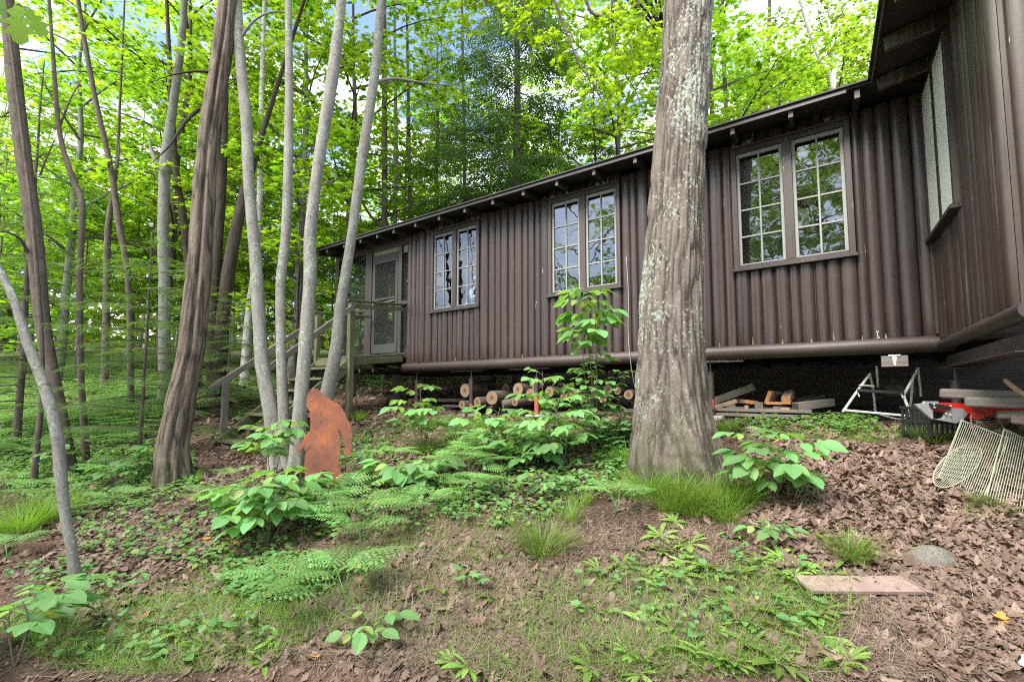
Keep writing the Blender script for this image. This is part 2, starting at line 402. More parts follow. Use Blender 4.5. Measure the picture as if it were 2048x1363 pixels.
def paint(name, c1, c2, rough=.42, green=0.0):  # green: share of pale algae streaks high on the wall
    m = NT(name); v = m.pos((9, 9, .9)); n1 = m.noise(v, 1, 5, .6); n2 = m.noise(m.pos((1, 1, 1)), 34, 4, .7); n3 = m.noise(m.pos((1.2, 1.2, .5)), 1, 3)
    c = m.mix(n1, c1, c2); c = m.mix(m.math('MULTIPLY', m.gray(n3, .4, .75), .5), c, m.mix(.5, c, (.05, .033, .028)))
    gi = m.n('ShaderNodeNewGeometry').outputs['Random Per Island']
    c = m.n('ShaderNodeHueSaturation', Color=c, Value=m.n('ShaderNodeMapRange', Value=gi, To_Min=.80, To_Max=1.2).outputs[0], Saturation=m.n('ShaderNodeMapRange', Value=gi, To_Min=.8, To_Max=1.1).outputs[0]).outputs[0]
    ck = m.noise(m.pos((70, 70, 1.1)), 1, 2, .5); c = m.mix(m.math('MULTIPLY', m.gray(ck, .66, .70), m.gray(n3, .4, .55)), c, (.008, .006, .006))
    ds = m.noise(m.pos((2.5, 2.5, 1.6)), 1, 5, .7); c = m.mix(m.math('MULTIPLY', m.gray(ds, .54, .70), .22), c, (.105, .085, .078))
    if green:
        zz = m.n('ShaderNodeMapRange', Value=m.n('ShaderNodeSeparateXYZ', Vector=m.pos()).outputs[2], From_Min=3.4, From_Max=4.3).outputs[0]
        c = m.mix(m.math('MULTIPLY', m.math('MULTIPLY', zz, m.gray(m.noise(m.pos((16, 16, .45)), 1, 3, .6), .45, .68)), green), c, (.15, .145, .095))
        c = m.mix(m.math('MULTIPLY', m.gray(m.noise(m.pos((30, 30, .8)), 1, 3, .6), .60, .68), .5), c, (.14, .115, .105))
    # small knots, dust and flaked paint
    vo = m.n('ShaderNodeTexVoronoi', Vector=m.pos((1, 1, .55)), Scale=7.0).outputs['Distance']
    c = m.mix(m.gray(vo, .035, .06), (.012, .009, .008), c)
    fl = m.math('MULTIPLY', m.gray(m.noise(m.pos((30, 30, 4)), 1, 3, .7), .685, .72), m.gray(m.noise(m.pos((1, 1, 1)), 1.4, 2), .5, .6))
    c = m.mix(fl, c, (.42, .36, .31))
    r = m.n('ShaderNodeMapRange', Value=n2, To_Min=rough-.08, To_Max=rough+.12).outputs[0]
    return m.done(m.bsdf(c, r, m.bump(m.math('ADD', n1, m.math('MULTIPLY', n2, .25)), .35, .006), .5))
M['brown'] = paint('brown_log_paint', (.036, .0225, .0215), (.062, .040, .0385), .27)
M['brown2'] = paint('brown_trim_paint', (.038, .025, .0235), (.060, .041, .039), .40)
M['sill'] = paint('brown_sill_paint', (.026, .017, .016), (.044, .03, .028), .5)
M['brownwing'] = paint('brown_wing_paint', (.032, .019, .015), (.052, .032, .026), .40, .7)
M['backbark'] = bark('dark_oak_bark', [(.28, (.018, .014, .011)), (.5, (.065, .05, .04)), (.75, (.11, .088, .07))], (26, 26, 4), .9, .012, fine=70)  # dark brown bark of the oak pair and the trunk beside it
M['jackred'] = paint('red_primer_band', (.30, .05, .04), (.36, .08, .06), .6)
def plain(name, col, rough=.6, var=.25, scale=12, spec=.4, b=.15, **kw):
    m = NT(name); n = m.noise(m.pos(), scale, 4, .6)
    c = m.mix(n, tuple(x*(1-var) for x in col), tuple(min(1, x*(1+var)) for x in col))
    return m.done(m.bsdf(c, rough, m.bump(n, b, .004), spec, **kw))
M['sash'] = plain('sash_white_paint', (.24, .24, .225), .55, .18)
M['panel'] = plain('pale_window_panel', (.72, .73, .67), .6, .06, 3)
M['curtain'] = plain('grey_curtain', (.30, .29, .275), .9, .12, 40)
M['shade'] = plain('roller_shade', (.50, .48, .42), .8, .06, 3)
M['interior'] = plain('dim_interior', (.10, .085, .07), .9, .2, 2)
M['soffit'] = paint('dark_soffit', (.022, .015, .013), (.038, .027, .024), .7)
M['shingle'] = plain('roof_felt', (.07, .07, .065), .95, .4, 9, b=.6)
M['tailend'] = plain('rafter_end_paint', (.13, .09, .085), .7, .2)
M['ply'] = plain('bare_transom_board', (.22, .20, .14), .8, .15, 6)
M['greydoor'] = plain('grey_screen_door', (.05, .05, .047), .6, .12)
M['steel'] = plain('galvanised_steel', (.5, .5, .5), .4, .1, 20, Metallic=.8)
M['whiteh'] = plain('white_hinge', (.62, .64, .64), .45, .06)
M['whitetube'] = plain('white_tube', (.55, .55, .49), .45, .12, 15)
M['black'] = plain('black_plastic', (.018, .018, .019), .5, .2)
M['red'] = plain('red_paint', (.55, .03, .02), .4, .1)
M['alu'] = plain('dull_aluminium', (.42, .43, .44), .45, .12, Metallic=.5)
M['wire'] = plain('pale_wire', (.42, .44, .33), .45, .25, 30, Metallic=.35)
M['rustwire'] = plain('rusty_wire', (.16, .10, .07), .7, .35, 30)
M['concrete'] = plain('concrete_pad', (.30, .28, .26), .95, .2, 9, b=.5)
M['white'] = plain('white_ball', (.7, .7, .68), .5, .05)
def rust():
    m = NT('rusty_steel_plate'); n1 = m.noise(m.pos(), 4.5, 5, .6); n2 = m.noise(m.pos((40, 40, 9)), 1, 4); n3 = m.noise(m.pos(), 26, 4)
    c = m.ramp(n1, [(.3, (.085, .04, .032)), (.5, (.20, .066, .036)), (.68, (.33, .10, .034))])
    c = m.mix(m.gray(n2, .5, .7), c, m.mix(.6, c, (.12, .06, .055))); c = m.mix(m.gray(n3, .66, .72), c, (.05, .03, .028))
    return m.done(m.bsdf(c, .75, m.bump(m.math('ADD', n3, n2), .3, .003), .3))
M['rust'] = rust()
def stone():
    m = NT('field_stone'); n1 = m.noise(m.pos(), 9, 5, .6); n2 = m.noise(m.pos(), 90, 3, .7)
    c = m.ramp(n1, [(.3, (.10, .09, .08)), (.7, (.19, .17, .145))]); c = m.mix(m.gray(n2, .5, .65), c, (.07, .065, .056))
    c = m.mix(m.gray(m.noise(m.pos(), 14, 3), .55, .65), c, (.14, .15, .075))
    return m.done(m.bsdf(c, .9, m.bump(n2, .4, .004), .25))
M['stone'] = stone()
def glass():
    m = NT('window_glass'); fr = m.n('ShaderNodeFresnel', IOR=1.55)
    gl = m.n('ShaderNodeBsdfGlossy', Color=(.95, .97, 1.0), Roughness=.015)
    n = m.noise(m.pos(), 3.0, 2); m.put(gl.inputs['Normal'], m.bump(n, .12, .02))
    tr = m.n('ShaderNodeBsdfTransparent', Color=(.72, .72, .70))
    f = m.math('ADD', m.math('MULTIPLY', fr.outputs[0], 1.0), .055)
    return m.done(m.n('ShaderNodeMixShader', Fac=f, i1=tr.outputs[0], i2=gl.outputs[0]).outputs[0])
M['glass'] = glass()
def screen():
    m = NT('insect_screen'); d = m.bsdf((.03, .033, .03), .7); tr = m.n('ShaderNodeBsdfTransparent', Color=(.95, .97, .95))
    return m.done(m.n('ShaderNodeMixShader', Fac=.24, i1=tr.outputs[0], i2=d).outputs[0])
M['screen'] = screen()
def ground():
    m = NT('forest_soil'); p = m.pos()
    a = m.noise(p, 1.1, 4, .6); b = m.noise(p, 7, 5, .65); c3 = m.noise(p, 45, 4, .7); c4 = m.noise(p, 160, 3, .7)
    soil = m.ramp(b, [(.25, (.026, .019, .018)), (.5, (.052, .037, .034)), (.75, (.085, .063, .056))])
    lit = m.ramp(c3, [(.3, (.075, .045, .034)), (.5, (.18, .11, .08)), (.7, (.29, .19, .145))])
    col = m.mix(m.gray(a, .35, .6), soil, lit)
    col = m.mix(m.gray(c4, .45, .62), m.mix(.5, col, (.03, .02, .017)), col)
    s = m.n('ShaderNodeSeparateXYZ', Vector=p)
    far = m.n('ShaderNodeMapRange', Value=m.n('ShaderNodeVectorMath', props=dict(operation='LENGTH'), i0=p).outputs['Value'], From_Min=8.0, From_Max=16.0).outputs[0]
    left = m.n('ShaderNodeMapRange', Value=s.outputs[0], From_Min=-1.5, From_Max=-4.5).outputs[0]
    g = m.math('MULTIPLY', m.math('MULTIPLY', far, left), m.gray(m.noise(p, .7, 4), .35, .55))
    col = m.mix(g, col, (.055, .095, .022))
    at = m.n('ShaderNodeAttribute', props=dict(attribute_name='moss')).outputs['Fac']
    col = m.mix(m.math('MULTIPLY', at, m.gray(m.noise(p, 9, 4), .3, .5)), col, (.05, .085, .015))
    ag = m.n('ShaderNodeAttribute', props=dict(attribute_name='bare')).outputs['Fac']
    col = m.mix(ag, col, m.mix(c3, (.06, .045, .038), (.12, .09, .077)))
    return m.done(m.bsdf(col, .95, m.bump(m.math('ADD', m.math('MULTIPLY', c3, .8), m.math('MULTIPLY', c4, .4)), .9, .03), .12))
M['ground'] = ground()
# ------------------------------------------------------------------ ground
def axis_coords(a, b, st, lo, hi, g=1.17):
    c = list(np.arange(a, b, st)); s = st; x = a; L = []
    while x > lo: s *= g; x -= s; L.append(x)
    s = st; x = c[-1]; Rr = []
    while x < hi: s *= g; x += s; Rr.append(x)
    return np.array(L[::-1]+c+Rr)
gx = axis_coords(-5.5, 5.0, .06, -150, 150); gy = axis_coords(.4, 8.5, .06, -60, 200)
GX, GY = np.meshgrid(gx, gy, indexing='ij'); GZ = H(GX, GY)
nx, ny = GX.shape
ii = (np.arange(nx-1)[:, None]*ny + np.arange(ny-1)[None, :]).ravel()
mb = MB(); mb.add(np.stack([GX, GY, GZ], -1).reshape(-1, 3), np.stack([ii, ii+ny, ii+ny+1, ii+1], -1), 0, True)
ground = mb.build('ground', M['ground']); tag(ground, None, None, kind='structure')
rel = np.stack([GX, GY, GZ*0], -1).reshape(-1, 3) - C0; gu = rel@UU; go = rel@NN
def sst(x, a, b): t = np.clip((x-a)/(b-a), 0, 1); return t*t*(3-2*t)
moss = sst(gu, -.6, -.1)*(1-sst(gu, 1.7, 2.3))*sst(go, -.05, .15)*(1-sst(go, .45, .75))
moss = np.maximum(moss, .8*sst(gu, 1.8, 3)*(1-sst(gu, 6, 8))*sst(go, -.1, .2)*(1-sst(go, .8, 2.0)))
bare = sst(gu, -3, -2.5)*(1-sst(gu, 7.3, 8.0))*(1-sst(go, -.25, .05))*sst(go, -5, -4.4)
for nm, v in (('moss', moss), ('bare', bare)):
    a = ground.data.attributes.new(nm, 'FLOAT', 'POINT'); a.data.foreach_set('value', v.astype(np.float32))

# ------------------------------------------------------------------ cabin
def QW(px, py, off):
    r = ray(px, py); t = ((C0+off*NN-CAM)@NN)/(r@NN); return CAM+r*t
cabin = thing('log_cabin', W(0, 0, 1.42), 'long dark brown cabin clad in upright half logs, raised on posts', 'cabin')
ZB, ZT = 2.255, 4.60        # log bottoms, wall top
WINS = [(.61, 1.72), (3.06, 4.15), (5.42, 6.49)]
WZ0, WZ1 = 3.09, 4.52
WR = np.random.default_rng(5)
def half_logs(mb, F, u0, u1, z0, z1, pitch=.125, zjit=.006, bottom_round=True):
    """upright half logs between u0 and u1; F(u, off, z) gives the world point"""
    n = max(1, round((u1-u0)/pitch)); ws = WR.uniform(.70, 1.32, n); ws *= (u1-u0)/ws.sum(); u = u0
    for w in ws:
        K = 9; a = np.linspace(pi, 0, K); dp = w*.36+WR.uniform(-.006, .008); sk = WR.uniform(-.1, .1)
        zb = z0+WR.uniform(-zjit, zjit); zs = np.array([zb, zb+.012]+list(np.linspace(zb+.3, z1, 5)))
        cr = np.array([.93]+[1.0]*6); wob = np.cumsum(WR.normal(0, .0012, 7))
        V = np.zeros((7, K, 3)); B = np.zeros((7, K, 3)); sd = WR.random()*9
        for r in range(7):
            uu_ = u+w/2+np.cos(a)*(w/2-.0015)*cr[r]+sk*0+wob[r]*.8; oo = np.sin(a)**.72*(dp+wob[r])*cr[r]
            for k in range(K):
                V[r, k] = F(uu_[k], oo[k], zs[r]); B[r, k] = (uu_[k]+sd, oo[k], zs[r]*.4)
        i = np.arange(6)[:, None]*K; j = np.arange(K-1)[None]
        mb.add(V.reshape(-1, 3), np.stack([i+j, i+j+1, i+K+j+1, i+K+j], -1).reshape(-1, 4), 0, True, B.reshape(-1, 3))
        mb.add(V[0], np.arange(K)[None, :], 0, False); u += w
mb = MB(); segs = [0.0]
for a, b in WINS: segs += [a, b]
segs.append(7.12)
for i in range(len(segs)-1):
    a, b = segs[i], segs[i+1]
    if (a, b) in WINS:
        half_logs(mb, W, a, b, ZB, WZ0-.004); half_logs(mb, W, a, b, WZ1+.003, ZT)
    else: half_logs(mb, W, a, b, ZB, ZT)
# sheathing behind the logs, with the window openings left out
def sheath(mb, F, u0, u1, wins, z0, z1, o0=-.10, o1=-.004):
    def blk(a, b, za, zb):
        c = F((a+b)/2, (o0+o1)/2, (za+zb)/2); X = (F(b, 0, 0)-F(a, 0, 0))/2; Y = (F(0, o1, 0)-F(0, o0, 0))/2
        box(mb, c, X, Y, ZZ*(zb-za)/2, 0, .001)
    x = u0
    for a, b in wins:
        blk(x, a+.03, z0, z1); blk(a+.03, b-.03, z0, WZ0+.06); blk(a+.03, b-.03, WZ1-.05, z1); x = b-.03
    blk(x, u1, z0, z1)
sheath(mb, W, 0.0, 7.12, WINS, 2.2, ZT)
mb.build('log_wall', M['brown'], cabin)
# end wall towards the porch and back wall
mb = MB()
E1 = lambda n_, o_, z_: W(7.125+o_, -n_, z_)
half_logs(mb, E1, .1, 2.95, ZB, ZT+.07); sheath(mb, E1, .10, 2.95, [], 2.2, ZT+.07, -.1, -.006)
mb.build('porch_side_wall', M['brown'], cabin)
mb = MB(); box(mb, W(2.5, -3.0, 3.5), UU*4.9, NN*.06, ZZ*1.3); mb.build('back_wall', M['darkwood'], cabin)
# sill log
def roundlog(mb, a, b, r, seg=20, mat=0, cap=True, rough=.004):
    n = max(6, int(np.linalg.norm(b-a)/.12)); t = np.linspace(0, 1, n)[:, None]; sd = WR.random()*50
    tube(mb, a+(b-a)*t, r, seg, mat, cap, lambda A, L, rr, bc: (vn3(bc*[9, 9, 2.2]+sd)-.5)*rough*2)
mb = MB(); roundlog(mb, W(-.06, .02, 2.180), W(7.15, .02, 2.184), .079)
tube(mb, [W(7.151, .02, 2.184), W(7.153, .02, 2.184)], .07, 16); mb.build('sill_log', M['sill'], cabin)
mb = MB(); roundlog(mb, W(.016, .0, 2.168), W(.016, 2.18, 2.168), .052); mb.build('sill_log', M['sill'], cabin)
# wing wall running towards the viewer
WG = lambda n_, o_, z_: W(o_, n_, z_)
mb = MB(); half_logs(mb, WG, 1.06, 1.72, 2.215, ZT, .095); half_logs(mb, WG, .045, 1.06, 2.215, WZ0+.026, .10); half_logs(mb, WG, .045, 1.06, 4.585, ZT+.02, .10)
half_logs(mb, WG, 1.72, 1.96, 2.215, ZT, .12)
def blk(a, b, za, zb): box(mb, WG((a+b)/2, -.055, (za+zb)/2), NN*(b-a)/2, UU*.05, ZZ*(zb-za)/2, 0, .001)
blk(.0, .06, 2.2, ZT); blk(.06, 1.0, 2.2, 3.16); blk(.06, 1.0, 4.53, ZT); blk(1.0, 1.95, 2.2, ZT)
mb.build('wing_wall', M['brownwing'], cabin)
mb = MB(); EW = lambda a_, o_, z_: W(-.03-a_, 1.955+o_, z_)
half_logs(mb, EW, .0, 2.6, 2.215, ZT+.3); sheath(mb, EW, .1, 2.6, [], 2.2, ZT+.3, -.09, -.006); mb.build('wing_end_wall', M['brownwing'], cabin)
mb = MB(); box(mb, W(.016, .078, 3.42), UU*.010, NN*.012, ZZ*1.155, 0, .002); box(mb, W(.055, .072, 3.42), UU*.012, NN*.012, ZZ*1.155, 0, .002)
mb.build('corner_strip', M['brown2'], cabin)
mb = MB(); box(mb, W(-.05, .97, 2.012), UU*.045, NN*.99, ZZ*.052); box(mb, W(-.03, .97, 1.957), UU*.075, NN*1.02, ZZ*.004, 0, .001); mb.build('wing_beam', M['brown2'], cabin)

def window(F, w, z0, z1, panes=True, shade=0.0, blank=False):
    """a pair of casement sashes; F(x, off, z): x along the wall from the near edge"""
    X = norm(F(1, 0, 0)-F(0, 0, 0)); O = norm(F(0, 1, 0)-F(0, 0, 0)); pr = .066
    mb = MB(); ca, mu = .055, .088
    def b(x0, x1, za, zb, o0, o1, mat=0, m=None):
        box(m or mb, F((x0+x1)/2, (o0+o1)/2, (za+zb)/2), X*(x1-x0)/2, O*(o1-o0)/2, ZZ*(zb-za)/2, mat, .003)
    b(0, ca, z0+.034, z1, -.09, pr); b(w-ca, w, z0+.034, z1, -.09, pr)
    b(ca, w-ca, z1-ca, z1-.001, -.09, pr-.002); b(ca, w-ca, z0+.034, z0+.072, -.09, pr-.002)
    b((w-mu)/2, (w+mu)/2, z0+.072, z1-ca, -.09, pr-.004)
    if not blank: b(.0, w, z1, z1+.022, -.05, pr+.022)
    fr = mb.build('window', M['brown2'], cabin)
    m2 = MB(); b(-.012, w+.012, z0, z0+.033, -.06, pr+.03, 0, m2); m2.build('sill', M['brown2'], fr)
    sw = (w-2*ca-mu)/2
    for x0 in (ca, ca+sw+mu):
        x1 = x0+sw; za, zb = z0+.072, z1-ca; m3 = MB(); st = .032
        if blank:
            b(x0+.002, x1-.002, za+.002, zb-.002, .02, .058, 0, m3); m3.build('pale_panel', M['panel'], fr); continue
        b(x0, x0+st, za, zb, .0, .034, 0, m3); b(x1-st, x1, za, zb, .0, .034, 0, m3)
        b(x0+st, x1-st, zb-st-.012, zb, .0, .033, 0, m3); b(x0+st, x1-st, za, za+st*.55, .0, .033, 0, m3)
        mw = .019; xc = (x0+x1)/2; b(xc-mw/2, xc+mw/2, za+st*.55, zb-st-.012, .004, .03, 0, m3)
        zl, zh = za+st*.55, zb-st-.012
        for k in (1, 2, 3):
            zz = zl+(zh-zl)*k/4
            b(x0+st, xc-mw/2, zz-mw/2, zz+mw/2, .004, .03, 0, m3); b(xc+mw/2, x1-st, zz-mw/2, zz+mw/2, .004, .03, 0, m3)
        m3.build('sash', M['sash'], fr)
        m4 = MB(); b(x0+st-.004, x1-st+.004, zl-.004, zh+.004, .013, .017, 0, m4); m4.build('glass', M['glass'], fr)
        if not shade:
            m5 = MB(); b(x0-.012, x1+.012, z0+.04, z1-.02, -.074, -.070, 0, m5); m5.build('curtain', M['curtain'], fr)
        if shade:
            m5 = MB(); b(x0-.01, x1+.01, z1-shade-.02*(x0 > .3), z1-.02, -.075, -.072, 0, m5); m5.build('roller_shade', M['shade'], fr)
for (a, b), sh in zip(WINS, (0, .78, 0)):
    window(lambda x, o, z, a=a: W(a+x, o, z), b-a, WZ0, WZ1, shade=sh)
window(lambda x, o, z: W(o, .045+x, z), 1.0, 3.115, 4.585, blank=True)
# room inside: floor, ceiling, partition
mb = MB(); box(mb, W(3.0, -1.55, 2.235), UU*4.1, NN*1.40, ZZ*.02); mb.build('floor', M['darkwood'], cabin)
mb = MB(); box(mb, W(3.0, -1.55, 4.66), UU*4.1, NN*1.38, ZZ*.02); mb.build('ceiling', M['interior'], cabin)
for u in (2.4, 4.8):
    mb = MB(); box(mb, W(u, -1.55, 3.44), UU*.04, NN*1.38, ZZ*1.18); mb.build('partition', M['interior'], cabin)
# floor joists and rim seen from below
mb = MB()
for u in np.arange(-.4, 9.2, .41): box(mb, W(u, -1.55, 2.178), UU*.022, NN*1.42, ZZ*.036)
mb.build('floor_joists', M['darkwood'], cabin)
# roof: main slope, wing slope, rafter tails
OV, ZE, SL = .45, 4.615, .16
def slab(mb, c00, c10, c11, c01, t, mat=0):
    q = np.array([c00, c10, c11, c01]); V = np.r_[q, q+ZZ*t]
    mb.add(V, np.array([[0, 3, 2, 1], [4, 5, 6, 7], [0, 1, 5, 4], [1, 2, 6, 5], [2, 3, 7, 6], [3, 0, 4, 7]]), mat)
RD = 2.0
roof = MB()
slab(roof, W(9.36, OV, ZE), W(.45, OV, ZE), W(-1.9, -RD+.45, ZE+SL*RD+.02), W(9.36, -RD+.45, ZE+SL*RD), .022, 0)
slab(roof, W(9.36, -RD+.45, ZE+SL*RD), W(-4.4, -RD+.45, ZE+SL*RD), W(-4.4, -3.4, ZE), W(9.36, -3.4, ZE), .022, 0)
slab(roof, W(.45, .45, ZE), W(.45, 2.4, ZE), W(-1.95, 2.4, ZE+SL*2.4), W(-1.95, -2.0, ZE+SL*2.4), .022, 0)
slab(roof, W(-4.4, -2.0, ZE), W(-1.951, -2.0, ZE+SL*2.4), W(-1.951, 2.4, ZE+SL*2.4), W(-4.4, 2.4, ZE), .022, 0)
roof = roof.build('roof', M['soffit'], cabin)
mb = MB()
slab(mb, W(9.385, OV+.03, ZE+.0225), W(.48, OV+.03, ZE+.0225), W(-1.9, -RD+.45, ZE+SL*RD+.0225), W(9.385, -RD+.45, ZE+SL*RD+.0225), .014)
slab(mb, W(.48, .45, ZE+.0235), W(.48, 2.43, ZE+.0235), W(-1.95, 2.43, ZE+SL*2.4+.0235), W(-1.95, -2.0, ZE+SL*2.4+.0235), .014)
mb.build('roofing_felt', M['shingle'], roof)
mb = MB(); box(mb, W(5.0, OV-.002, ZE-.006), UU*4.36, NN*.008, ZZ*.022); mb.build('fascia', M['brown2'], roof)
mb = MB(); box(mb, W(OV-.002, 1.42, ZE-.006), UU*.008, NN*.98, ZZ*.022); mb.build('fascia', M['brown2'], roof)
us = [.559+.5405*k for k in range(13)] + [7.48, 7.95, 8.45, 9.0, 9.3]
for u in us:
    mb = MB(); bar(mb, W(u, OV-.035, ZE-.052), W(u, -.35, ZE-.052+SL*.76), .045, .088)
    rt = mb.build('rafter_tail', M['soffit'], cabin)
    m2 = MB(); box(m2, W(u, OV-.031, ZE-.052), UU*.021, NN*.004, ZZ*.041, 0, .001); m2.build('end_grain', M['tailend'], rt)
for n_ in (.50, 1.08, 1.65, 2.2):
    mb = MB(); bar(mb, W(OV-.035, n_, ZE-.066), W(-.35, n_, ZE-.066+SL*.76), .05, .115)
    rt = mb.build('rafter_tail', M['brownwing'], cabin)
# a frieze board in the shade under the eave
# posts and jacks
def gz(u, o): q = W(u, o, 0); return Hs(q[0], q[1])
def jack(u, o, band, ztop=2.09):
    z = gz(u, o); m = MB(); zt = ztop-.13
    tube(m, [W(u, o, z-.05), W(u, o, zt)], .036, 16, 0)
    tube(m, [W(u, o, zt-.002), W(u, o, zt+.012)], .042, 16, 0); tube(m, [W(u, o, zt), W(u, o, ztop-.008)], .013, 10, 0)
    box(m, W(u, o, ztop-.006), UU*.075, NN*.06, ZZ*.005)
    p = m.build('jack_post', M['brown2'], cabin)
    if band:
        m = MB(); tube(m, [W(u, o, z+band[0]), W(u, o, z+band[1])], .0375, 16, 0, False); m.build('red_band', M['jackred'], p)
    m = MB(); box(m, W(u, o, z-.01), UU*.13, NN*.12, ZZ*.035, 0, .012); m.build('footing', M['concrete'], p)
    return p
jack(2.03, -.06, (.10, .21)); jack(4.42, -.06, (.02, .30)); jack(5.66, -.06, (.10, .19)); jack(6.93, -.08, (.05, .16))
jack(-.03, .14, None, 1.95)
for u, o in ((6.6, -1.9), (4.9, -2.4), (8.9, -2.2), (8.9, -.2), (7.5, -.12), (3.2, -2.6)):
    z = gz(u, o); m = MB(); box(m, W(u, o, (z+2.07)/2-.05), UU*.05, NN*.05, ZZ*((2.07-z)/2+.05)); m.build('support_post', M['darkwood'], cabin)
m = MB(); box(m, W(2.3, -.075, 2.093), UU*.62, NN*.05, ZZ*.008); box(m, W(2.05, -.075, 2.098), UU*.2, NN*.06, ZZ*.012); m.build('bearing_plate', M['alu'], cabin)
m = MB(); box(m, W(4.55, -.075, 2.088), UU*.35, NN*.05, ZZ*.011); box(m, W(5.75, -.075, 2.09), UU*.35, NN*.05, ZZ*.008); m.build('bearing_plate', M['brown2'], cabin)
m = MB(); box(m, W(-.35, 1.93, 1.62), UU*.05, NN*.05, ZZ*.50); m.build('support_post', M['brown2'], cabin)
# dark foundation behind the lumber
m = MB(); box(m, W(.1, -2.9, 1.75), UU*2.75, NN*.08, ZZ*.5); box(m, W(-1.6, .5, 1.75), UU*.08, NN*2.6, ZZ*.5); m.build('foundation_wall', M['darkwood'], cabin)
# hinged block, hook
a = QW(1789, 722, .128); hu = (a-C0)@UU; hz = a[2]
m = MB(); box(m, a, UU*.098, NN*.014, ZZ*.052); hb = m.build('hinged_board', M['oldwood'], cabin)
m = MB(); prism(m, [(-.017, .045), (.017, .045), (.007, -.036), (0, -.042), (-.007, -.036)], .004, W(hu, .1445, hz), -UU, ZZ)
box(m, W(hu, .146, hz+.054), UU*.045, NN*.005, ZZ*.007); m.build('hinge', M['whiteh'], hb)
m = MB(); t = np.linspace(0, 2*pi, 12); tube(m, [W(.483+.008*math.cos(x), .062, 2.322+.008*math.sin(x)) for x in t], .002, 6)
tube(m, smooth_path([W(.483, .062, 2.314), W(.484, .062, 2.28), W(.47, .066, 2.262), W(.49, .066, 2.258)], 10), .0025, 6); m.build('hook', M['whiteh'], cabin)
m = MB(); tube(m, smooth_path([W(2.98, .07, 3.5), W(2.96, .07, 3.0), W(2.97, .075, 2.5), W(2.93, .10, 2.05), W(2.90, -.1, 1.5)], 20), .0035, 6); m.build('cable', M['alu'], cabin)
# splinters of bare wood at the log feet and a few pale scars in the paint
SPR = np.random.default_rng(44)
for u, z, h in [(1.56, 2.30, .10), (.83, 2.30, .09), (1.02, 2.27, .04), (1.28, 2.27, .05), (.60, 2.27, .05), (.42, 2.275, .05), (1.9, 2.28, .05), (3.3, 2.27, .04), (4.6, 2.28, .05), (5.9, 2.28, .06), (2.62, 3.55, .22), (2.58, 2.95, .30), (6.75, 2.4, .06)]:
    m = MB(); w = SPR.uniform(.004, .009); prism(m, [(-w*.3, -h/2), (w, -h*.45), (w*.8, -h*.1), (w*.25, h*.1), (w*.4, h*.45), (-w*.2, h*.5), (-w*.7, h*.1), (-w, -h*.2)], .003, W(u, .0505, z), -UU, ZZ); m.build('bare_wood_scar', M['newwood'], cabin)
# ---------------- screened porch at the far end
PZ = 2.47
m = MB(); box(m, W(8.24, -1.5, PZ-.05), UU*1.09, NN*1.5, ZZ*.045); m.build('porch_floor', M['darkwood'], cabin)
def post(u0, u1, z0, z1, o0=-.09, o1=.0, mat='brown2', nm='porch_post'):
    m = MB(); box(m, W((u0+u1)/2, (o0+o1)/2, (z0+z1)/2), UU*(u1-u0)/2, NN*(o1-o0)/2, ZZ*(z1-z0)/2); return m.build(nm, M[mat], cabin)
post(9.20, 9.31, 2.1, ZE-.02); post(8.14, 8.33, PZ-.03, ZE-.14); post(7.29, 7.385, PZ-.03, ZE-.14)
post(7.13, 9.2, ZE-.14, ZE+.05, -.07, -.004, nm='porch_beam')
post(8.33, 9.2, PZ-.1, PZ+.02, -.08, .002, nm='porch_rail'); post(7.13, 7.29, PZ+.88, PZ+.95, -.07, -.006, nm='porch_rail'); post(8.33, 9.2, PZ+.86, PZ+.92, -.075, -.03, nm='porch_rail')
m = MB(); box(m, W(7.76, -.045, 4.435), UU*.375, NN*.01, ZZ*.045); m.build('transom_board', M['ply'], cabin)
m = MB(); box(m, W(7.21, -.045, 4.40), UU*.078, NN*.008, ZZ*.07); m.build('transom_board', M['ply'], cabin)
def scr(u0, u1, z0, z1, o=-.05):
    m = MB(); box(m, W((u0+u1)/2, o, (z0+z1)/2), UU*(u1-u0)/2, NN*.0015, ZZ*(z1-z0)/2, 0, .0005); return m.build('porch_screen', M['screen'], cabin)
scr(8.33, 9.2, PZ+.92, ZE-.14); scr(8.33, 9.2, PZ+.02, PZ+.86); scr(7.13, 7.29, PZ, PZ+.88); scr(7.13, 7.29, PZ+.95, 4.33)
# far end of the porch: posts, rail, screen along the side and the back
for o_ in (-1.15, -1.8, -2.4, -2.93):
    m = MB(); box(m, W(9.25, o_, 3.5), UU*.045, NN*(.16 if o_ == -1.15 else .05), ZZ*1.2); m.build('porch_post', M['darkwood'], cabin)
m = MB(); box(m, W(9.25, -1.5, PZ+.9), UU*.04, NN*1.42, ZZ*.04); box(m, W(9.25, -1.5, ZE+.02), UU*.04, NN*1.42, ZZ*.1); box(m, W(8.2, -2.95, PZ+.9), UU*1.0, NN*.04, ZZ*.04); box(m, W(8.2, -2.95, ZE+.0), UU*1.0, NN*.05, ZZ*.1)
m.build('porch_frame', M['darkwood'], cabin)
m = MB(); box(m, W(8.2, -1.5, 4.66), UU*1.05, NN*1.5, ZZ*.012); m.build('porch_ceiling', M['darkwood'], cabin)
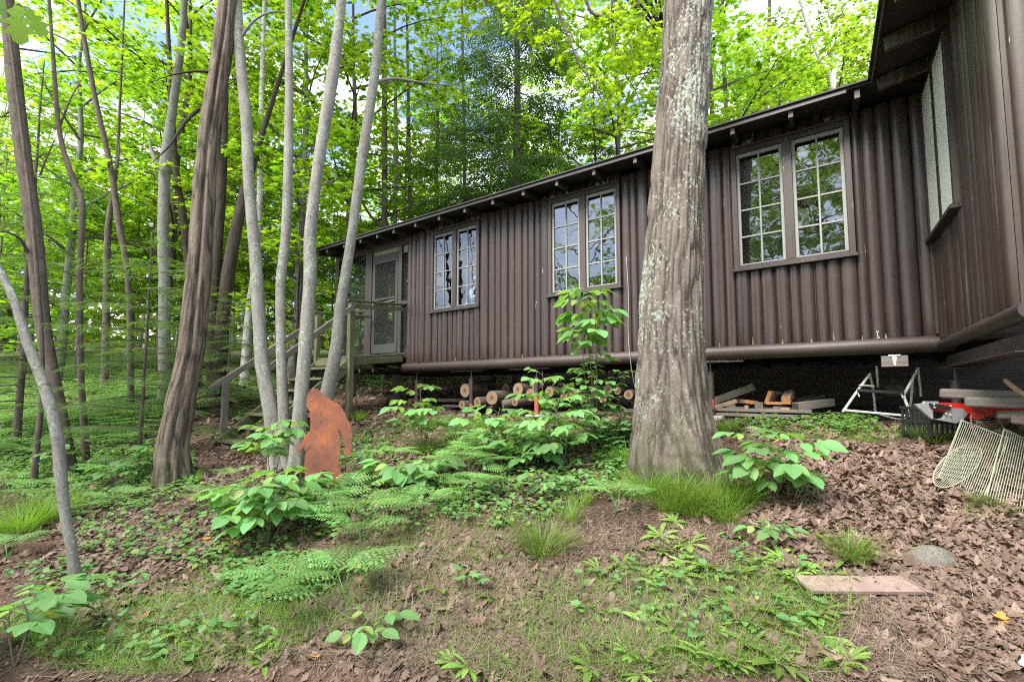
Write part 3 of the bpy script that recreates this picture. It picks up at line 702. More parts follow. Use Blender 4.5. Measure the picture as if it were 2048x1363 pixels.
# screen door
m = MB(); u0, u1, zb, zt = 7.405, 8.12, PZ+.012, 4.375
def db(a, b, c, d, o=.012, mm=None): box(mm or m, W((a+b)/2, -.02, (c+d)/2), UU*(b-a)/2, NN*o, ZZ*(d-c)/2, 0, .003)
db(u0, u0+.06, zb, zt); db(u1-.075, u1, zb, zt); db(u0+.06, u1-.075, zt-.16, zt, .0115); db(u0+.06, u1-.075, zb, zb+.17, .0115); db(u0+.06, u1-.075, 3.50, 3.54, .0112)
door = m.build('screen_door', M['greydoor'], cabin)
m = MB(); box(m, W((u0+u1)/2, -.022, (zb+zt)/2), UU*(u1-u0-.14)/2, NN*.001, ZZ*(zt-zb-.33)/2, 0, .0004); m.build('screen', M['screen'], door)
m = MB(); bar(m, W(u0+.07, -.001, 3.46), W(u0+.5, .004, 3.44), .012, .012); box(m, W(u1-.035, .0, 3.42), UU*.008, NN*.01, ZZ*.045); m.build('handle', M['steel'], door)

# ------------------------------------------------------------------ deck and stairs
deck = thing('porch_steps', W(7.65, 1.1, .9), 'grey wooden landing with railed stairs at the screened porch', 'steps')
DU0, DU1, DT, SG = 7.18, 8.10, 1.14, .115
dz = lambda t: PZ-.02-SG*t
m = MB(); nb = 9
for k in range(nb):
    t0 = DT*k/nb; t1 = DT*(k+1)/nb-.007; t = (t0+t1)/2
    box(m, W((DU0+DU1)/2, .02+t, dz(t)-.016), UU*(DU1-DU0)/2, NN*(t1-t0)/2-ZZ*SG*(t1-t0)/2, ZZ*.016)
m.build('floor_boards', M['greenwood'], deck)
for u in (DU0+.02, DU1-.02):
    m = MB(); bar(m, W(u, .03, dz(.01)-.034-.06), W(u, DT+.02, dz(DT)-.034-.06), .036, .115); m.build('rim_joist', M['greenwood'], deck)
m = MB(); bar(m, W(DU0+.0, DT+.03, dz(DT)-.034-.052), W(DU1, DT+.03, dz(DT)-.034-.052), .03, .10); m.build('rim_joist', M['greenwood'], deck)
def dpost(u, t, z1, w=.045, nm='post'):
    z = gz(u, t)-.1; m = MB(); box(m, W(u, t, (z+z1)/2), UU*w, NN*w, ZZ*(z1-z)/2, 0, .006); return m.build(nm, M['greenwood'], deck)
dpost(DU0+.0, DT+.0, dz(DT)+.88); dpost(DU1-.0, DT-.0, dz(DT)+.78, .038)
m = MB(); bar(m, W(DU0+.01, .06, dz(0)+.88), W(DU0+.0, DT+.08, dz(DT)+.895), .085, .032); m.build('guard_rail', M['greenwood'], deck)
m = MB(); bar(m, W(DU1, .06, dz(0)+.74), W(DU1, DT+.08, dz(DT)+.795), .085, .03); m.build('guard_rail', M['greenwood'], deck)
m = MB(); bar(m, W(DU0+.0, .05, dz(0)+.80), W(DU0+.0, DT, dz(DT)+.81), .03, .07); m.build('guard_rail', M['greenwood'], deck)
NS, RISE, RUN = 7, .178, .205
for k in range(1, NS+1):
    t = DT+.05+RUN*(k-.5); z = dz(DT)-RISE*k
    m = MB(); box(m, W((DU0+DU1)/2, t+.01, z-.018), UU*(DU1-DU0)/2, NN*.135, ZZ*.019, 0, .005); m.build('tread', M['greenwood'], deck)
    m = MB(); box(m, W((DU0+DU1)/2, t-.118, z-.037-.068), UU*((DU1-DU0)/2-.05), NN*.009, ZZ*.066); m.build('riser', M['darkwood'], deck)
for u in (DU0+.03, DU1-.03):
    m = MB(); bar(m, W(u, DT+.02, dz(DT)-.15), W(u, DT+.1+RUN*NS, dz(DT)-RISE*NS-.12), .036, .17); m.build('stringer', M['greenwood'], deck)
tb = DT+.05+RUN*(NS-.25); zb_ = dz(DT)-RISE*NS
m = MB(); bar(m, W(DU0-.05, DT+.02, dz(DT)+.78), W(DU0-.05, tb-.05, zb_+.93), .036, .085); m.build('hand_rail', M['oldwood'], deck)
m = MB(); bar(m, W(DU1+.055, DT+.0, dz(DT)+.66), W(DU1+.055, tb+.17, zb_+.70), .036, .085); m.build('hand_rail', M['oldwood'], deck)
u_, t_ = DU1+.015, tb-.02; z = gz(u_, t_)-.1
m = MB(); box(m, W(u_, t_, (z+zb_+.82)/2), UU*.02, NN*.045, ZZ*((zb_+.82-z)/2)); m.build('post', M['oldwood'], deck)
# ------------------------------------------------------------------ firewood under the cabin
def to_u(q): r = np.asarray(q)-C0; return r@UU, r@NN
LOGS = [(930, 780.5, 15, 7.55, 'thick short log with dark heart, highest at the left end of the woodpile'), (924, 809, 9, 7.35, 'thin short log on the ground at the left end of the woodpile'),
 (955, 803.5, 11, 7.3, 'middle-sized log just behind the red-banded jack post'), (984, 795, 15.5, 7.05, 'thickest log of the woodpile, right of the red-banded jack post'),
 (1006, 808, 9, 6.85, 'thin log lying askew in front of the thickest log'), (1036, 778, 14, 6.85, 'round log with hollow dark heart on top of the woodpile'),
 (1062, 789, 14, 6.75, 'orange-faced log below the two upper logs of the woodpile'), (1074, 767, 14, 6.8, 'upper log with two dark knots on its cut face'),
 (1099, 783, 12, 6.65, 'shaded log half hidden by the leafy sapling'), (1128, 793, 8, 6.5, 'small log low in the woodpile behind the sapling leaves'),
 (1148, 788, 11, 6.4, 'log with dark heart just left of the red jack post'), (1190, 783, 9, 6.4, 'small reddish log just right of the red jack post'),
 (1216, 778, 10, 6.3, 'grey log beside the stacked planks near the oak'), (1235, 781, 8.5, 6.2, 'small pale log end nearest the oak trunk'),
 (944, 769, 9, 8.1, 'thin log on top of the thick short log at the left end'), (1012, 776, 10, 7.6, 'log at the back, between the thickest log and the round upper one'), (1030, 804, 8, 6.7, 'thin log on the ground below the round upper log'),
 (1084, 800, 9, 6.6, 'low log on the ground below the two-knotted log'), (1122, 774, 11, 6.9, 'rear log on top of the pile left of the red jack post'), (1170, 796, 8, 6.3, 'low small log right beside the red jack post'), (1205, 797, 9, 6.2, 'log lying low below the grey log by the oak'), (1257, 789, 10, 6.0, 'log half hidden by the oak trunk edge')]
LR = np.random.default_rng(3)
for k, (px, py, r, d, lab) in enumerate(LOGS):
    c = P(px, py, d); R_ = r/FPX*d*.93; L = .42+.15*LR.random()
    D = norm(-NN+UU*LR.uniform(-.18, .12)+ZZ*LR.uniform(-.03, .06)) if k != 4 else norm(-NN*.6-UU*.55+ZZ*.12)
    r0 = thing('firewood_log', c, lab, 'log', 'firewood logs under the cabin')
    m = MB(); t = np.linspace(0, 1, 7)[:, None]; sd = LR.random()*40
    tube(m, c+D*L*t, R_, 22, 0, True, lambda A, l, rr, bc: (vn3(bc*[14, 14, 5]+sd)-.5)*.016); m.build('bark', M['brownbark'], r0)
    m = MB(); tube(m, np.array([c-D*.006, c+D*.0005]), R_*.95, 22, 0); m.build('cut_face', M['cutend'], r0)

# ------------------------------------------------------------------ lumber under the cabin
def board(name, a, b, w, t, mat, lab, cat='board', group=None, up=(0, 0, 1), bev=.004):
    m = MB(); a = np.asarray(a, float); b = np.asarray(b, float); c = (a+b)/2
    bar(m, a, b, w, t, up, 0, bev)
    o = m.build_at(name, M[mat], c); return tag(o, lab, cat, group)
gl = gz(1.6, -.3)
GP = 'scrap boards piled under the cabin'
for k, (o_, z_, u0, u1, mt, lab) in enumerate([(-.18, .03, 1.06, 2.12, 'oldwood', 'grey plank, lowest front one of the scrap pile'), (-.42, .03, 1.0, 2.2, 'oldwood', 'grey plank at the bottom rear of the scrap pile'),
        (-.20, .083, 1.05, 2.14, 'oldwood', 'grey plank upon the lowest front plank of the scrap pile'), (-.40, .10, 1.12, 2.0, 'oldwood', 'wide grey plank on top at the rear of the scrap pile')]):
    board('plank', W(u0, o_, gl+z_), W(u1, o_+.01, gl+z_+.008), .17, .034, mt, lab, group=GP)
board('timber', W(2.35, -.30, gl+.07), W(1.62, -.42, gl+.36), .085, .085, 'oldwood', 'long squared timber propped at a slant behind the jack post', group=GP)
board('timber', W(2.32, -.22, gl+.02), W(1.80, -.34, gl+.19), .07, .05, 'newwood', 'slanting timber lying just under the propped squared timber', group=GP)
def blockat(px, py, off, w, h, L, mat, lab, yaw=0, tilt=0, end='orangewood', roll=0):
    r = ray(px, py); t = ((C0+off*NN-CAM)@NN)/(r@NN); q = CAM+r*t
    D = norm(-NN*math.cos(yaw)+UU*math.sin(yaw)+ZZ*tilt); up = norm(ZZ+UU*roll)
    o = thing('wood_block', q+D*L/2, lab, 'block', GP)
    m = MB(); bar(m, q, q+D*L, w, h, up); m.build('body', M[mat], o)
    S = norm(np.cross(D, up)); m = MB(); box(m, q-D*.001, D*.0022, S*w*.47, np.cross(S, D)*h*.47, 0, .0005); m.build('cut_end', M[end], o)
blockat(1504, 804, -.26, .135, .042, .25, 'newwood', 'flat orange-ended block laid across two small blocks', yaw=.5, roll=-.15)
blockat(1493, 815, -.2, .04, .055, .2, 'oldwood', 'small square block at the left under the flat block', end='newwood')
blockat(1518, 812, -.18, .085, .09, .33, 'oldwood', 'square grey post end at the middle of the scrap pile', yaw=.15, end='oldwood')
blockat(1536, 795, -.3, .045, .16, .28, 'newwood', 'orange-ended board standing on edge, leaning left', yaw=-.2, roll=-.35)
blockat(1548, 806, -.28, .16, .03, .2, 'newwood', 'thin orange-edged offcut lying flat between the two upright blocks')
blockat(1572, 801, -.26, .09, .085, .30, 'newwood', 'thick block with orange cut end and pale top, tilted up', yaw=-.1, tilt=.28)
blockat(1553, 817, -.16, .07, .05, .22, 'oldwood', 'grey offcut below the thick orange-ended block', yaw=-.3, end='oldwood')
blockat(1570, 818, -.15, .09, .035, .2, 'newwood', 'small reddish offcut under the thick orange-ended block', end='newwood')
blockat(1591, 813, -.14, .09, .085, .48, 'oldwood', 'dark grey hollow-ended beam lying slantwise at right of the scrap pile', yaw=-.75, tilt=.10, end='darkwood')
blockat(1462, 812, -.3, .10, .05, .4, 'oldwood', 'grey board end poking out right beside the jack post', yaw=.25, end='oldwood')
blockat(1478, 800, -.45, .12, .04, .35, 'newwood', 'brownish board lying across the rear of the scrap pile', yaw=.9, tilt=.05)
blockat(1602, 800, -.5, .14, .035, .35, 'oldwood', 'flat grey board behind the hollow-ended beam', yaw=-.5, tilt=.15, end='darkwood')
blockat(1556, 786, -.5, .10, .03, .3, 'darkwood', 'dark board at the back between the two upright blocks', yaw=.3, tilt=.2, end='oldwood')
board('plank', W(1.24, -.12, gl+.01), W(1.02, -.42, gl+.17), .13, .022, 'darkwood', 'short dark board slumped off the right end of the scrap pile', group=GP)
board('plank', W(3.15, -.35, gl+.05), W(2.45, -.35, gl+.05), .3, .05, 'darkwood', 'dark weathered planks edge behind the oak trunk', group=GP)
m = MB(); q = W(5.9, -.5, gz(5.9, -.5)+.05); box(m, q, UU*.55, NN*.28+ZZ*.02, ZZ*.02); o = m.build_at('plank', M['darkwood'], q); tag(o, 'wide dark board lying on bare earth left of the woodpile', 'board')
q = W(7.0, -.9, gz(7.0, -.9)+.06); m = MB(); box(m, q, UU*.5+NN*.2, NN*.3-UU*.1, ZZ*.03-UU*.005); o = m.build_at('plank', M['pinkwood'], q); tag(o, 'broad pale board lying on the ground under the porch', 'board')

# ------------------------------------------------------------------ white folding frame
def Q(px, py, off): # pixel onto a plane parallel with the wall
    r = ray(px, py); t = ((C0+off*NN-CAM)@NN)/(r@NN); return CAM+r*t
fr = thing('folding_frame', Q(1750, 832, -.3), 'white tubular folding frame with black crossbar, standing under the cabin', 'frame')
def tub(nm, pts, r, mat, par=None, seg=10):
    m = MB(); tube(m, smooth_path(pts, 4*len(pts)) if len(pts) > 2 else np.linspace(pts[0], pts[1], 4), r, seg); return m.build(nm, M[mat], par or fr)
f_, b_ = -.14, -.52
tub('leg', [Q(1685, 824, f_), Q(1713, 784, f_-.02), Q(1740, 747, f_-.1)], .0125, 'whitetube'); tub('foot', [Q(1679, 832, f_), Q(1686, 823, f_)], .016, 'black')
tub('leg', [Q(1827, 840, f_), Q(1808, 792, f_-.03), Q(1812, 782, f_-.06), Q(1836, 736, f_-.2)], .0125, 'whitetube'); tub('foot', [Q(1833, 853, f_), Q(1827, 840, f_)], .016, 'black')
tub('leg', [Q(1739, 747, f_-.1), Q(1746, 778, f_-.25), Q(1751, 826, b_)], .0115, 'whitetube'); tub('leg', [Q(1820, 828, b_), Q(1826, 751, f_-.2)], .0115, 'whitetube')
tub('upright', [Q(1753, 732, b_), Q(1756, 774, b_)], .011, 'whitetube'); tub('upright', [Q(1836, 735, b_), Q(1842, 792, b_)], .011, 'whitetube')
tub('crossbar', [Q(1690, 820, f_), Q(1823, 832, f_)], .012, 'whitetube'); tub('crossbar', [Q(1751, 826, b_), Q(1800, 838, b_+.05), Q(1820, 829, b_)], .009, 'whitetube')
m = MB(); bar(m, Q(1714, 780, f_-.02), Q(1808, 786, f_-.03), .05, .032, bev=.01); m.build('black_crossbar', M['black'], fr)
m = MB(); bar(m, Q(1721, 770, f_), Q(1746, 772, f_-.12), .04, .02, bev=.009); m.build('arm_pad', M['whitetube'], fr)
tub('clamp', [Q(1803, 788, f_-.01), Q(1806, 796, f_)], .008, 'steel'); tub('clamp', [Q(1716, 786, f_-.01), Q(1719, 793, f_)], .008, 'steel')
m = MB(); tube(m, np.linspace(Q(1770, 780, -.75), Q(1830, 783, -.75), 5), .075, 18); o = m.build_at('cushion_roll', M['interior'], Q(1800, 782, -.75)); tag(o, 'dim grey roll lying behind the white folding frame', 'roll')

# ------------------------------------------------------------------ crate, red tool, weathered timbers under the wing corner
def D3(px, py, d): return P(px, py, d)
cr = D3(1872, 826, 3.75); cz = Hs(cr[0], cr[1])
crate = thing('crate', (cr[0], cr[1], cz), 'black plastic crate with slatted sides below the red tool', 'crate')
X = norm(D3(1915, 826, 3.75)-D3(1830, 826, 3.75)); Yv = np.array([-X[1], X[0], 0]); hw, hd, hh = .175, .13, .115
m = MB()
for k in range(9):
    x = -hw+.012+(2*hw-.024)*k/8
    for s in (-1, 1): box(m, np.array([cr[0], cr[1], cz+hh])+X*x+Yv*hd*s, X*.010, Yv*.004, ZZ*hh, 0, .002)
for k in range(7):
    y = -hd+.012+(2*hd-.024)*k/6
    for s in (-1, 1): box(m, np.array([cr[0], cr[1], cz+hh])+Yv*y+X*hw*s, X*.004, Yv*.010, ZZ*hh, 0, .002)
box(m, np.array([cr[0], cr[1], cz+.006]), X*hw*.98, Yv*hd*.98, ZZ*.005); m.build('sides', M['black'], crate)
m = MB()
for z_ in (.02, .12, 2*hh):
    for s in (-1, 1):
        box(m, np.array([cr[0], cr[1], cz+z_])+Yv*(hd+.004)*s, X*(hw+.008), Yv*.005, ZZ*.012, 0, .003); box(m, np.array([cr[0], cr[1], cz+z_])+X*(hw+.004)*s, Yv*(hd+.0), X*.005, ZZ*.012, 0, .003)
m.build('rim', M['black'], crate)
tl = D3(1915, 822, 3.52)
tool = thing('hand_tool', tl, 'red steel tool with grey angular jaws and black handle, resting on the crate', 'tool')
def pp(px, py): return P(px, py, 3.54)
TX = norm(pp(1960, 800)-pp(1860, 800)); TX[2] = 0; TX = norm(TX); 
def poly_px(mb, pts, th, d, mat=0):
    q = [P(x, y, d) for x, y in pts]; O = q[0]; X_ = np.array([1.0, 0, 0]); Z_ = ZZ
    prism(mb, [((p-O)[0], (p-O)[2]) for p in q], th, O, X_, Z_, mat)
m = MB(); poly_px(m, [(1853, 804), (1905, 805), (1985, 811), (2040, 816), (2040, 826), (1990, 826), (1952, 838), (1936, 836), (1934, 826), (1900, 823), (1862, 822)], .05, 3.56)
m.build('red_frame', M['red'], tool)
m = MB(); poly_px(m, [(1828, 808), (1846, 806), (1848, 802), (1874, 802), (1874, 808), (1863, 812), (1864, 838), (1860, 836)], .022, 3.52); m.build('jaw', M['alu'], tool)
m = MB(); poly_px(m, [(1870, 838), (1884, 836), (1893, 824), (1896, 816), (1922, 816), (1932, 828), (1924, 838), (1910, 846)], .024, 3.515); m.build('jaw', M['alu'], tool)
m = MB(); poly_px(m, [(1858, 806), (1872, 807), (1899, 812), (1896, 819), (1868, 817), (1860, 813)], .03, 3.505); m.build('handle', M['black'], tool)
m = MB()
for px, py in ((1868, 808), (1869, 814), (1901, 811), (1892, 826), (1901, 829)): tube(m, [P(px, py, 3.512), P(px, py, 3.485)], .006, 10)
m.build('bolt', M['steel'], tool)
def tim(px0, py0, d0, px1, py1, d1, w, t, mat, lab, nm='timber'):
    return board(nm, P(px0, py0, d0), P(px1, py1, d1), w, t, mat, lab, group='boards stacked under the wing', bev=.012)
tim(1879, 786, 3.62, 2105, 794, 3.25, .09, .075, 'oldwood', 'long grey rounded-end timber, topmost above the red tool')
tim(1929, 803, 3.42, 2120, 808, 3.1, .08, .075, 'oldwood', 'grey timber with a knot, second one down above the red tool')
tim(1996, 829, 3.35, 2110, 830, 3.1, .09, .06, 'oldwood', 'grey timber end right of the red tool, under the knotted timber')
tim(2023, 838, 3.1, 2110, 846, 2.95, .08, .055, 'pinkwood', 'pinkish sawn timber end at the right edge of the picture')
for k, (a, lab) in enumerate([((1878, 854), 'thin grey board, uppermost under the black crate edge'), ((1884, 865), 'thin grey board, second under the crate edge'), ((1880, 875), 'thin grey board with broken end near the wire racks'), ((1890, 885), 'thin board lying lowest beside the wire racks')]):
    tim(a[0], a[1], 3.95-.02*k, 2030, a[1]+2, 3.8, .14, .022, 'oldwood', lab, 'plank')
m = MB(); tube(m, smooth_path([P(2011, 760, 3.2), P(2028, 774, 3.12), P(2075, 806, 3.0)], 12), .016, 10, 0, True, lambda A, l, rr, bc: (vn3(bc*[30, 30, 9])-.5)*.006)
o = m.build_at('broken_pole', M['newwood'], P(2028, 774, 3.12)); tag(o, 'pale broken pole leaning down over the grey timbers', 'pole')

# ------------------------------------------------------------------ wire racks
def rod(m, a, b, r, seg=6): tube(m, np.linspace(a, b, 3), r, seg, 0, False)
def rack(lab, TL, TR, BL, BR, n, mat, lip=.06, cross=(.62,)):
    o = thing('wire_rack', BL, lab, 'rack', None); TL, TR, BL, BR = [np.asarray(q, float) for q in (TL, TR, BL, BR)]
    Nn = norm(np.cross(TR-TL, BL-TL)); Nn = Nn if Nn[1] < 0 else -Nn
    m = MB(); tube(m, smooth_path([BL, TL+(BL-TL)*.1, TL, TL+(TR-TL)*.06], 14), .0042, 8); tube(m, smooth_path([TR+(TL-TR)*.06, TR, TR+(BR-TR)*.1, BR], 14), .0042, 8)
    rod(m, TL, TR, .0042, 8); m.build('rim', M[mat[0]], o)
    m = MB()
    for k in range(1, n):
        f = k/n; a = TL+(TR-TL)*f; b = BL+(BR-BL)*f; e = a+(b-a)*.09+Nn*.016
        tube(m, smooth_path([a, a+(b-a)*.035+Nn*.014, e, b], 9), .0019, 6, 0, False)
    m.build('rods', M[mat[0]], o)
    m = MB()
    for c in cross: rod(m, TL+(BL-TL)*c-Nn*.004, TR+(BR-TR)*c-Nn*.004, .003)
    m.build('cross_wire', M[mat[1]], o)
    return Nn
def onG(px, py, d): q = P(px, py, d); return q
g1 = G(1874, 965); g2 = G(1964, 1003)
rack('rectangular pale wire rack leaning in the leaves beside the round racks', P(1923, 840, g1[1]+.22), P(2017, 876, g2[1]+.20), g1+ZZ*.004, g2+ZZ*.004, 22, ('wire', 'rustwire'), cross=(.28, .66))
g3 = G(2012, 1010)
rack('second pale wire rack leaning at the right edge of the picture', P(2008, 858, g3[1]+.28), P(2085, 892, g3[1]+.20), g3-np.array([.08, -.05, 0]), G(2075, 1030), 18, ('wire', 'rustwire'), cross=(.3, .7))
def round_rack(lab, c, ex, ey, n, mat, bars_along):
    o = thing('round_rack', c-ey, lab, 'rack'); m = MB(); a = np.linspace(0, 2*pi, 41)
    tube(m, [c+ex*math.cos(x)+ey*math.sin(x) for x in a], .004, 8, 0, False); m.build('rim', M[mat], o)
    m = MB()
    for k in range(1, n):
        s = -1+2*k/n; h = math.sqrt(1-s*s); ca, sa = math.cos(bars_along), math.sin(bars_along)
        p = lambda u_, v_: c+ex*(u_*ca-v_*sa)+ey*(u_*sa+v_*ca)
        rod(m, p(-h, s), p(h, s), .0019)
    m.build('rods', M[mat], o); return o
gc = G(1900, 975); yb = gc[1]
A_ = P(1915, 930, yb+.06); ey = (P(1948, 888, yb+.17)-P(1883, 972, yb-.03))/2; ex = (P(1952, 935, yb+.06)-P(1880, 925, yb+.06))/2
round_rack('round pale wire rack standing in front of the rectangular rack', P(1916, 930, yb+.05), ex, ey, 17, 'wire', 1.35)
c_ = P(1977, 856, 3.36); round_rack('rusty round wire rack standing behind the rectangular rack', c_, P(2012, 868, 3.34)-c_, P(1970, 820, 3.42)-c_, 16, 'rustwire', .25)
o2 = None

# ------------------------------------------------------------------ stone, plank, ball
s0 = G(1874, 1128); m = MB()
import bmesh
bm = bmesh.new(); bmesh.ops.create_icosphere(bm, subdivisions=5, radius=1.0)
V = np.array([v.co[:] for v in bm.verts]); F = np.array([[v.index for v in f.verts] for f in bm.faces]); bm.free()
n_ = (vn3(V*1.6+4)-.5)*.35+(vn3(V*5+2)-.5)*.08+(vn3(V*18)-.5)*.02
S = V*(1+n_)[:, None]*np.array([.118, .10, .085]); m.add(S+s0+np.array([0, .05, .0]), F, 0, True)
tag(m.build_at('stone', M['stone'], s0), 'rounded grey field stone bedded among the brown leaves', 'stone')
a = G(1612, 1182); b = G(1836, 1184); D = norm(b-a); sd_ = norm(np.cross(ZZ, D)); pc = (a+b)/2; e_ = Hs(*(pc+sd_*.06)[:2])-Hs(*(pc-sd_*.06)[:2]); S = norm(sd_*.12+ZZ*e_); nrm = np.cross(D, S)
m = MB(); L = np.linalg.norm(b-a); hw = .062
prism(m, [(0, -hw), (L+.02, -hw), (L-.07, hw), (-.03, hw)], .016, a+ZZ*.036, D, S)
tag(m.build_at('plank', M['pinkwood'], a), 'short faded pinkish plank lying on weeds in the foreground', 'board')
bq = G(2063, 1345); m = MB(); bm = bmesh.new(); bmesh.ops.create_icosphere(bm, subdivisions=4, radius=.036)
V = np.array([v.co[:] for v in bm.verts]); F = np.array([[v.index for v in f.verts] for f in bm.faces]); bm.free()
cen = V[F].mean(1); pat = np.array([(0, 0, 1), (.85, 0, .45), (.26, .81, .45), (-.69, .5, .45), (-.69, -.5, .45), (.26, -.81, .45), (.69, -.5, -.45), (.69, .5, -.45), (-.26, .81, -.45), (-.85, 0, -.45), (-.26, -.81, -.45), (0, 0, -1)])
dk = (norm(cen)@norm(pat).T).max(1) > .94
m.add(V+bq+ZZ*.033, F[~dk], 0, True); m.add(V*1.006+bq+ZZ*.033, F[dk], 1, True)
tag(m.build_at('ball', [M['white'], M['black']], bq), 'small white ball with black spots at the right edge', 'ball')

# ------------------------------------------------------------------ rusty walking figure
ST = [(318, 178), (360, 180), (400, 216), (440, 252), (500, 292), (560, 322), (602, 358), (632, 410), (655, 470), (688, 545), (705, 620), (701, 690), (696, 770), (686, 826), (668, 820), (655, 852), (638, 838), (630, 800), (620, 785), (636, 735), (622, 690), (606, 640), (582, 585), (572, 575), (588, 640), (596, 720), (584, 800), (581, 890), (560, 925), (590, 985), (640, 1050), (668, 1130), (640, 1150), (560, 1135), (520, 1060), (470, 985), (430, 960), (400, 1010), (385, 1110), (395, 1200), (425, 1245), (410, 1275), (185, 1275), (205, 1240), (240, 1205), (245, 1090), (236, 940), (244, 850), (256, 790), (330, 722), (385, 680), (330, 698), (272, 768), (243, 785), (236, 745), (196, 796), (174, 788), (178, 745), (215, 690), (250, 625), (286, 602), (293, 560), (303, 500), (284, 445), (304, 400), (272, 382), (258, 350), (262, 275), (280, 215)]
pts = [(560+x/4.87, 740+y/4.87) for x, y in ST]
sb = G(648, 1003); ds = sb[1]
q = np.array([P(x, y, ds) for x, y in pts])
# subdivide the outline and roughen it like torch-cut fur
i = np.arange(len(q)); qq = []
SR = np.random.default_rng(8)
for k in i:
    a, b = q[k], q[(k+1) % len(q)]; n = max(1, int(np.linalg.norm(b-a)/.016))
    for j in range(n): qq.append(a+(b-a)*j/n+np.array([SR.normal(0, .0022), 0, SR.normal(0, .0022)]))
qq = np.array(qq); O = qq[0]
fig = thing('steel_figure', sb, 'rusty steel cutout of a hairy walking figure beside the grey trunks', 'sculpture')
m = MB(); prism(m, [((p-O)[0], (p-O)[2]) for p in qq], .010, np.array([O[0], ds, O[2]]), np.array([1.0, 0, 0]), ZZ); m.build('plate', M['rust'], fig)
m = MB()
for x, y, r in ((302, 287, .012), (390, 412, .006), (555, 688, .008)):
    c = P(560+x/4.87, 740+y/4.87, ds-.0055); tube(m, [c, c-np.array([0, .003, 0])], r, 14)
m.build('bolt_heads', M['rustwire'], fig)
m = MB()
for x, y in ((372, 1120), (330, 1180)):
    c = P(560+x/4.87, 740+y/4.87, ds+.02); tube(m, [np.array([c[0], c[1], sb[2]-.15]), np.array([c[0], c[1], sb[2]+.35])], .012, 8)
m.build('stake', M['rustwire'], fig)

# ------------------------------------------------------------------ fallen branches
def branch(lab, px, r0, r1=.003, lift=.012, forks=()):
    q = [G(x, y)+ZZ*lift for x, y in px]; q = smooth_path(q, 10*len(q)); o = thing('fallen_branch', q[0], lab, 'branch')
    m = MB(); tube(m, q, np.linspace(r0, r1, len(q)), 8, 0, True, lambda A, l, rr, bc: (vn3(bc*[60, 60, 14])-.5)*rr*.5); m.build('stem', M['twig'], o)
    for fpx in forks:
        f = smooth_path([G(x, y)+ZZ*(lift+.01) for x, y in fpx], 14); m = MB(); tube(m, f, np.linspace(r0*.6, r1*.7, 14), 7); m.build('side_twig', M['twig'], o)
branch('long bent grey branch on the dry grass along the bottom edge', [(775, 1356), (800, 1330), (860, 1308), (915, 1297), (965, 1312), (1012, 1340), (1045, 1366)], .011, .005, forks=[[(915, 1297), (880, 1320), (858, 1330)]])
branch('mossy stick lying right of the bent branch in the bottom foreground', [(900, 1310), (960, 1318), (1025, 1295), (1062, 1288), (1130, 1318), (1215, 1352)], .010, .005, forks=[[(1062, 1288), (1078, 1274)], [(1130, 1318), (1112, 1345)]])
branch('knotty lichened branch lying beside the stone at the right', [(1952, 1035), (1962, 1090), (1978, 1130), (1995, 1168), (2006, 1200), (1984, 1232), (1976, 1246)], .010, .008, forks=[[(1968, 1100), (2000, 1082), (2020, 1070)], [(1985, 1145), (2010, 1150)]])
branch('curved fallen branch ending left of the oak base', [(1005, 988), (1060, 970), (1110, 950), (1150, 941), (1200, 937)], .012, .009, .05, forks=[[(1200, 937), (1213, 945), (1214, 985)], [(1110, 950), (1080, 965)]])
branch('short dead stick on the moss in front of the lumber', [(1686, 880), (1705, 888), (1722, 897)], .012, .010)
branch('thin grey stick lying on leaves near the leaning dark trunk', [(405, 958), (450, 960), (495, 963)], .012, .008)
branch('slender stick slanting over the leaves at the left', [(210, 1062), (245, 1040), (275, 1020)], .010, .006)
branch('pale split stick by the end of the faded plank', [(1800, 1142), (1830, 1165), (1862, 1200)], .006, .004, .02)
# ------------------------------------------------------------------ trees
def Gv(px, py):
    px = np.asarray(px, float); py = np.asarray(py, float)
    r = FWD[None] + np.stack([(px-1024)/FPX, 0*px, 0*px], -1) + UPV[None]*((PPY-py)/FPX)[:, None]
    t = np.geomspace(1.2, 40, 160); best = np.full(len(px), 40.0); done = np.zeros(len(px), bool); prev = None
    for k, tt in enumerate(t):
        q = CAM+r*tt; g = H0(q[:, 0], q[:, 1])-q[:, 2]
        if prev is not None:
            hit = (~done) & (g > 0); f = prev/(prev-g+1e-9); best = np.where(hit, t[k-1]+(tt-t[k-1])*np.clip(f, 0, 1), best); done |= hit
        prev = g
    q = CAM+r*best[:, None]; q[:, 2] = H(q[:, 0], q[:, 1]); return q[done]
def rotz(v, a): c, s = math.cos(a), math.sin(a); return np.array([v[0]*c-v[1]*s, v[0]*s+v[1]*c, v[2]])

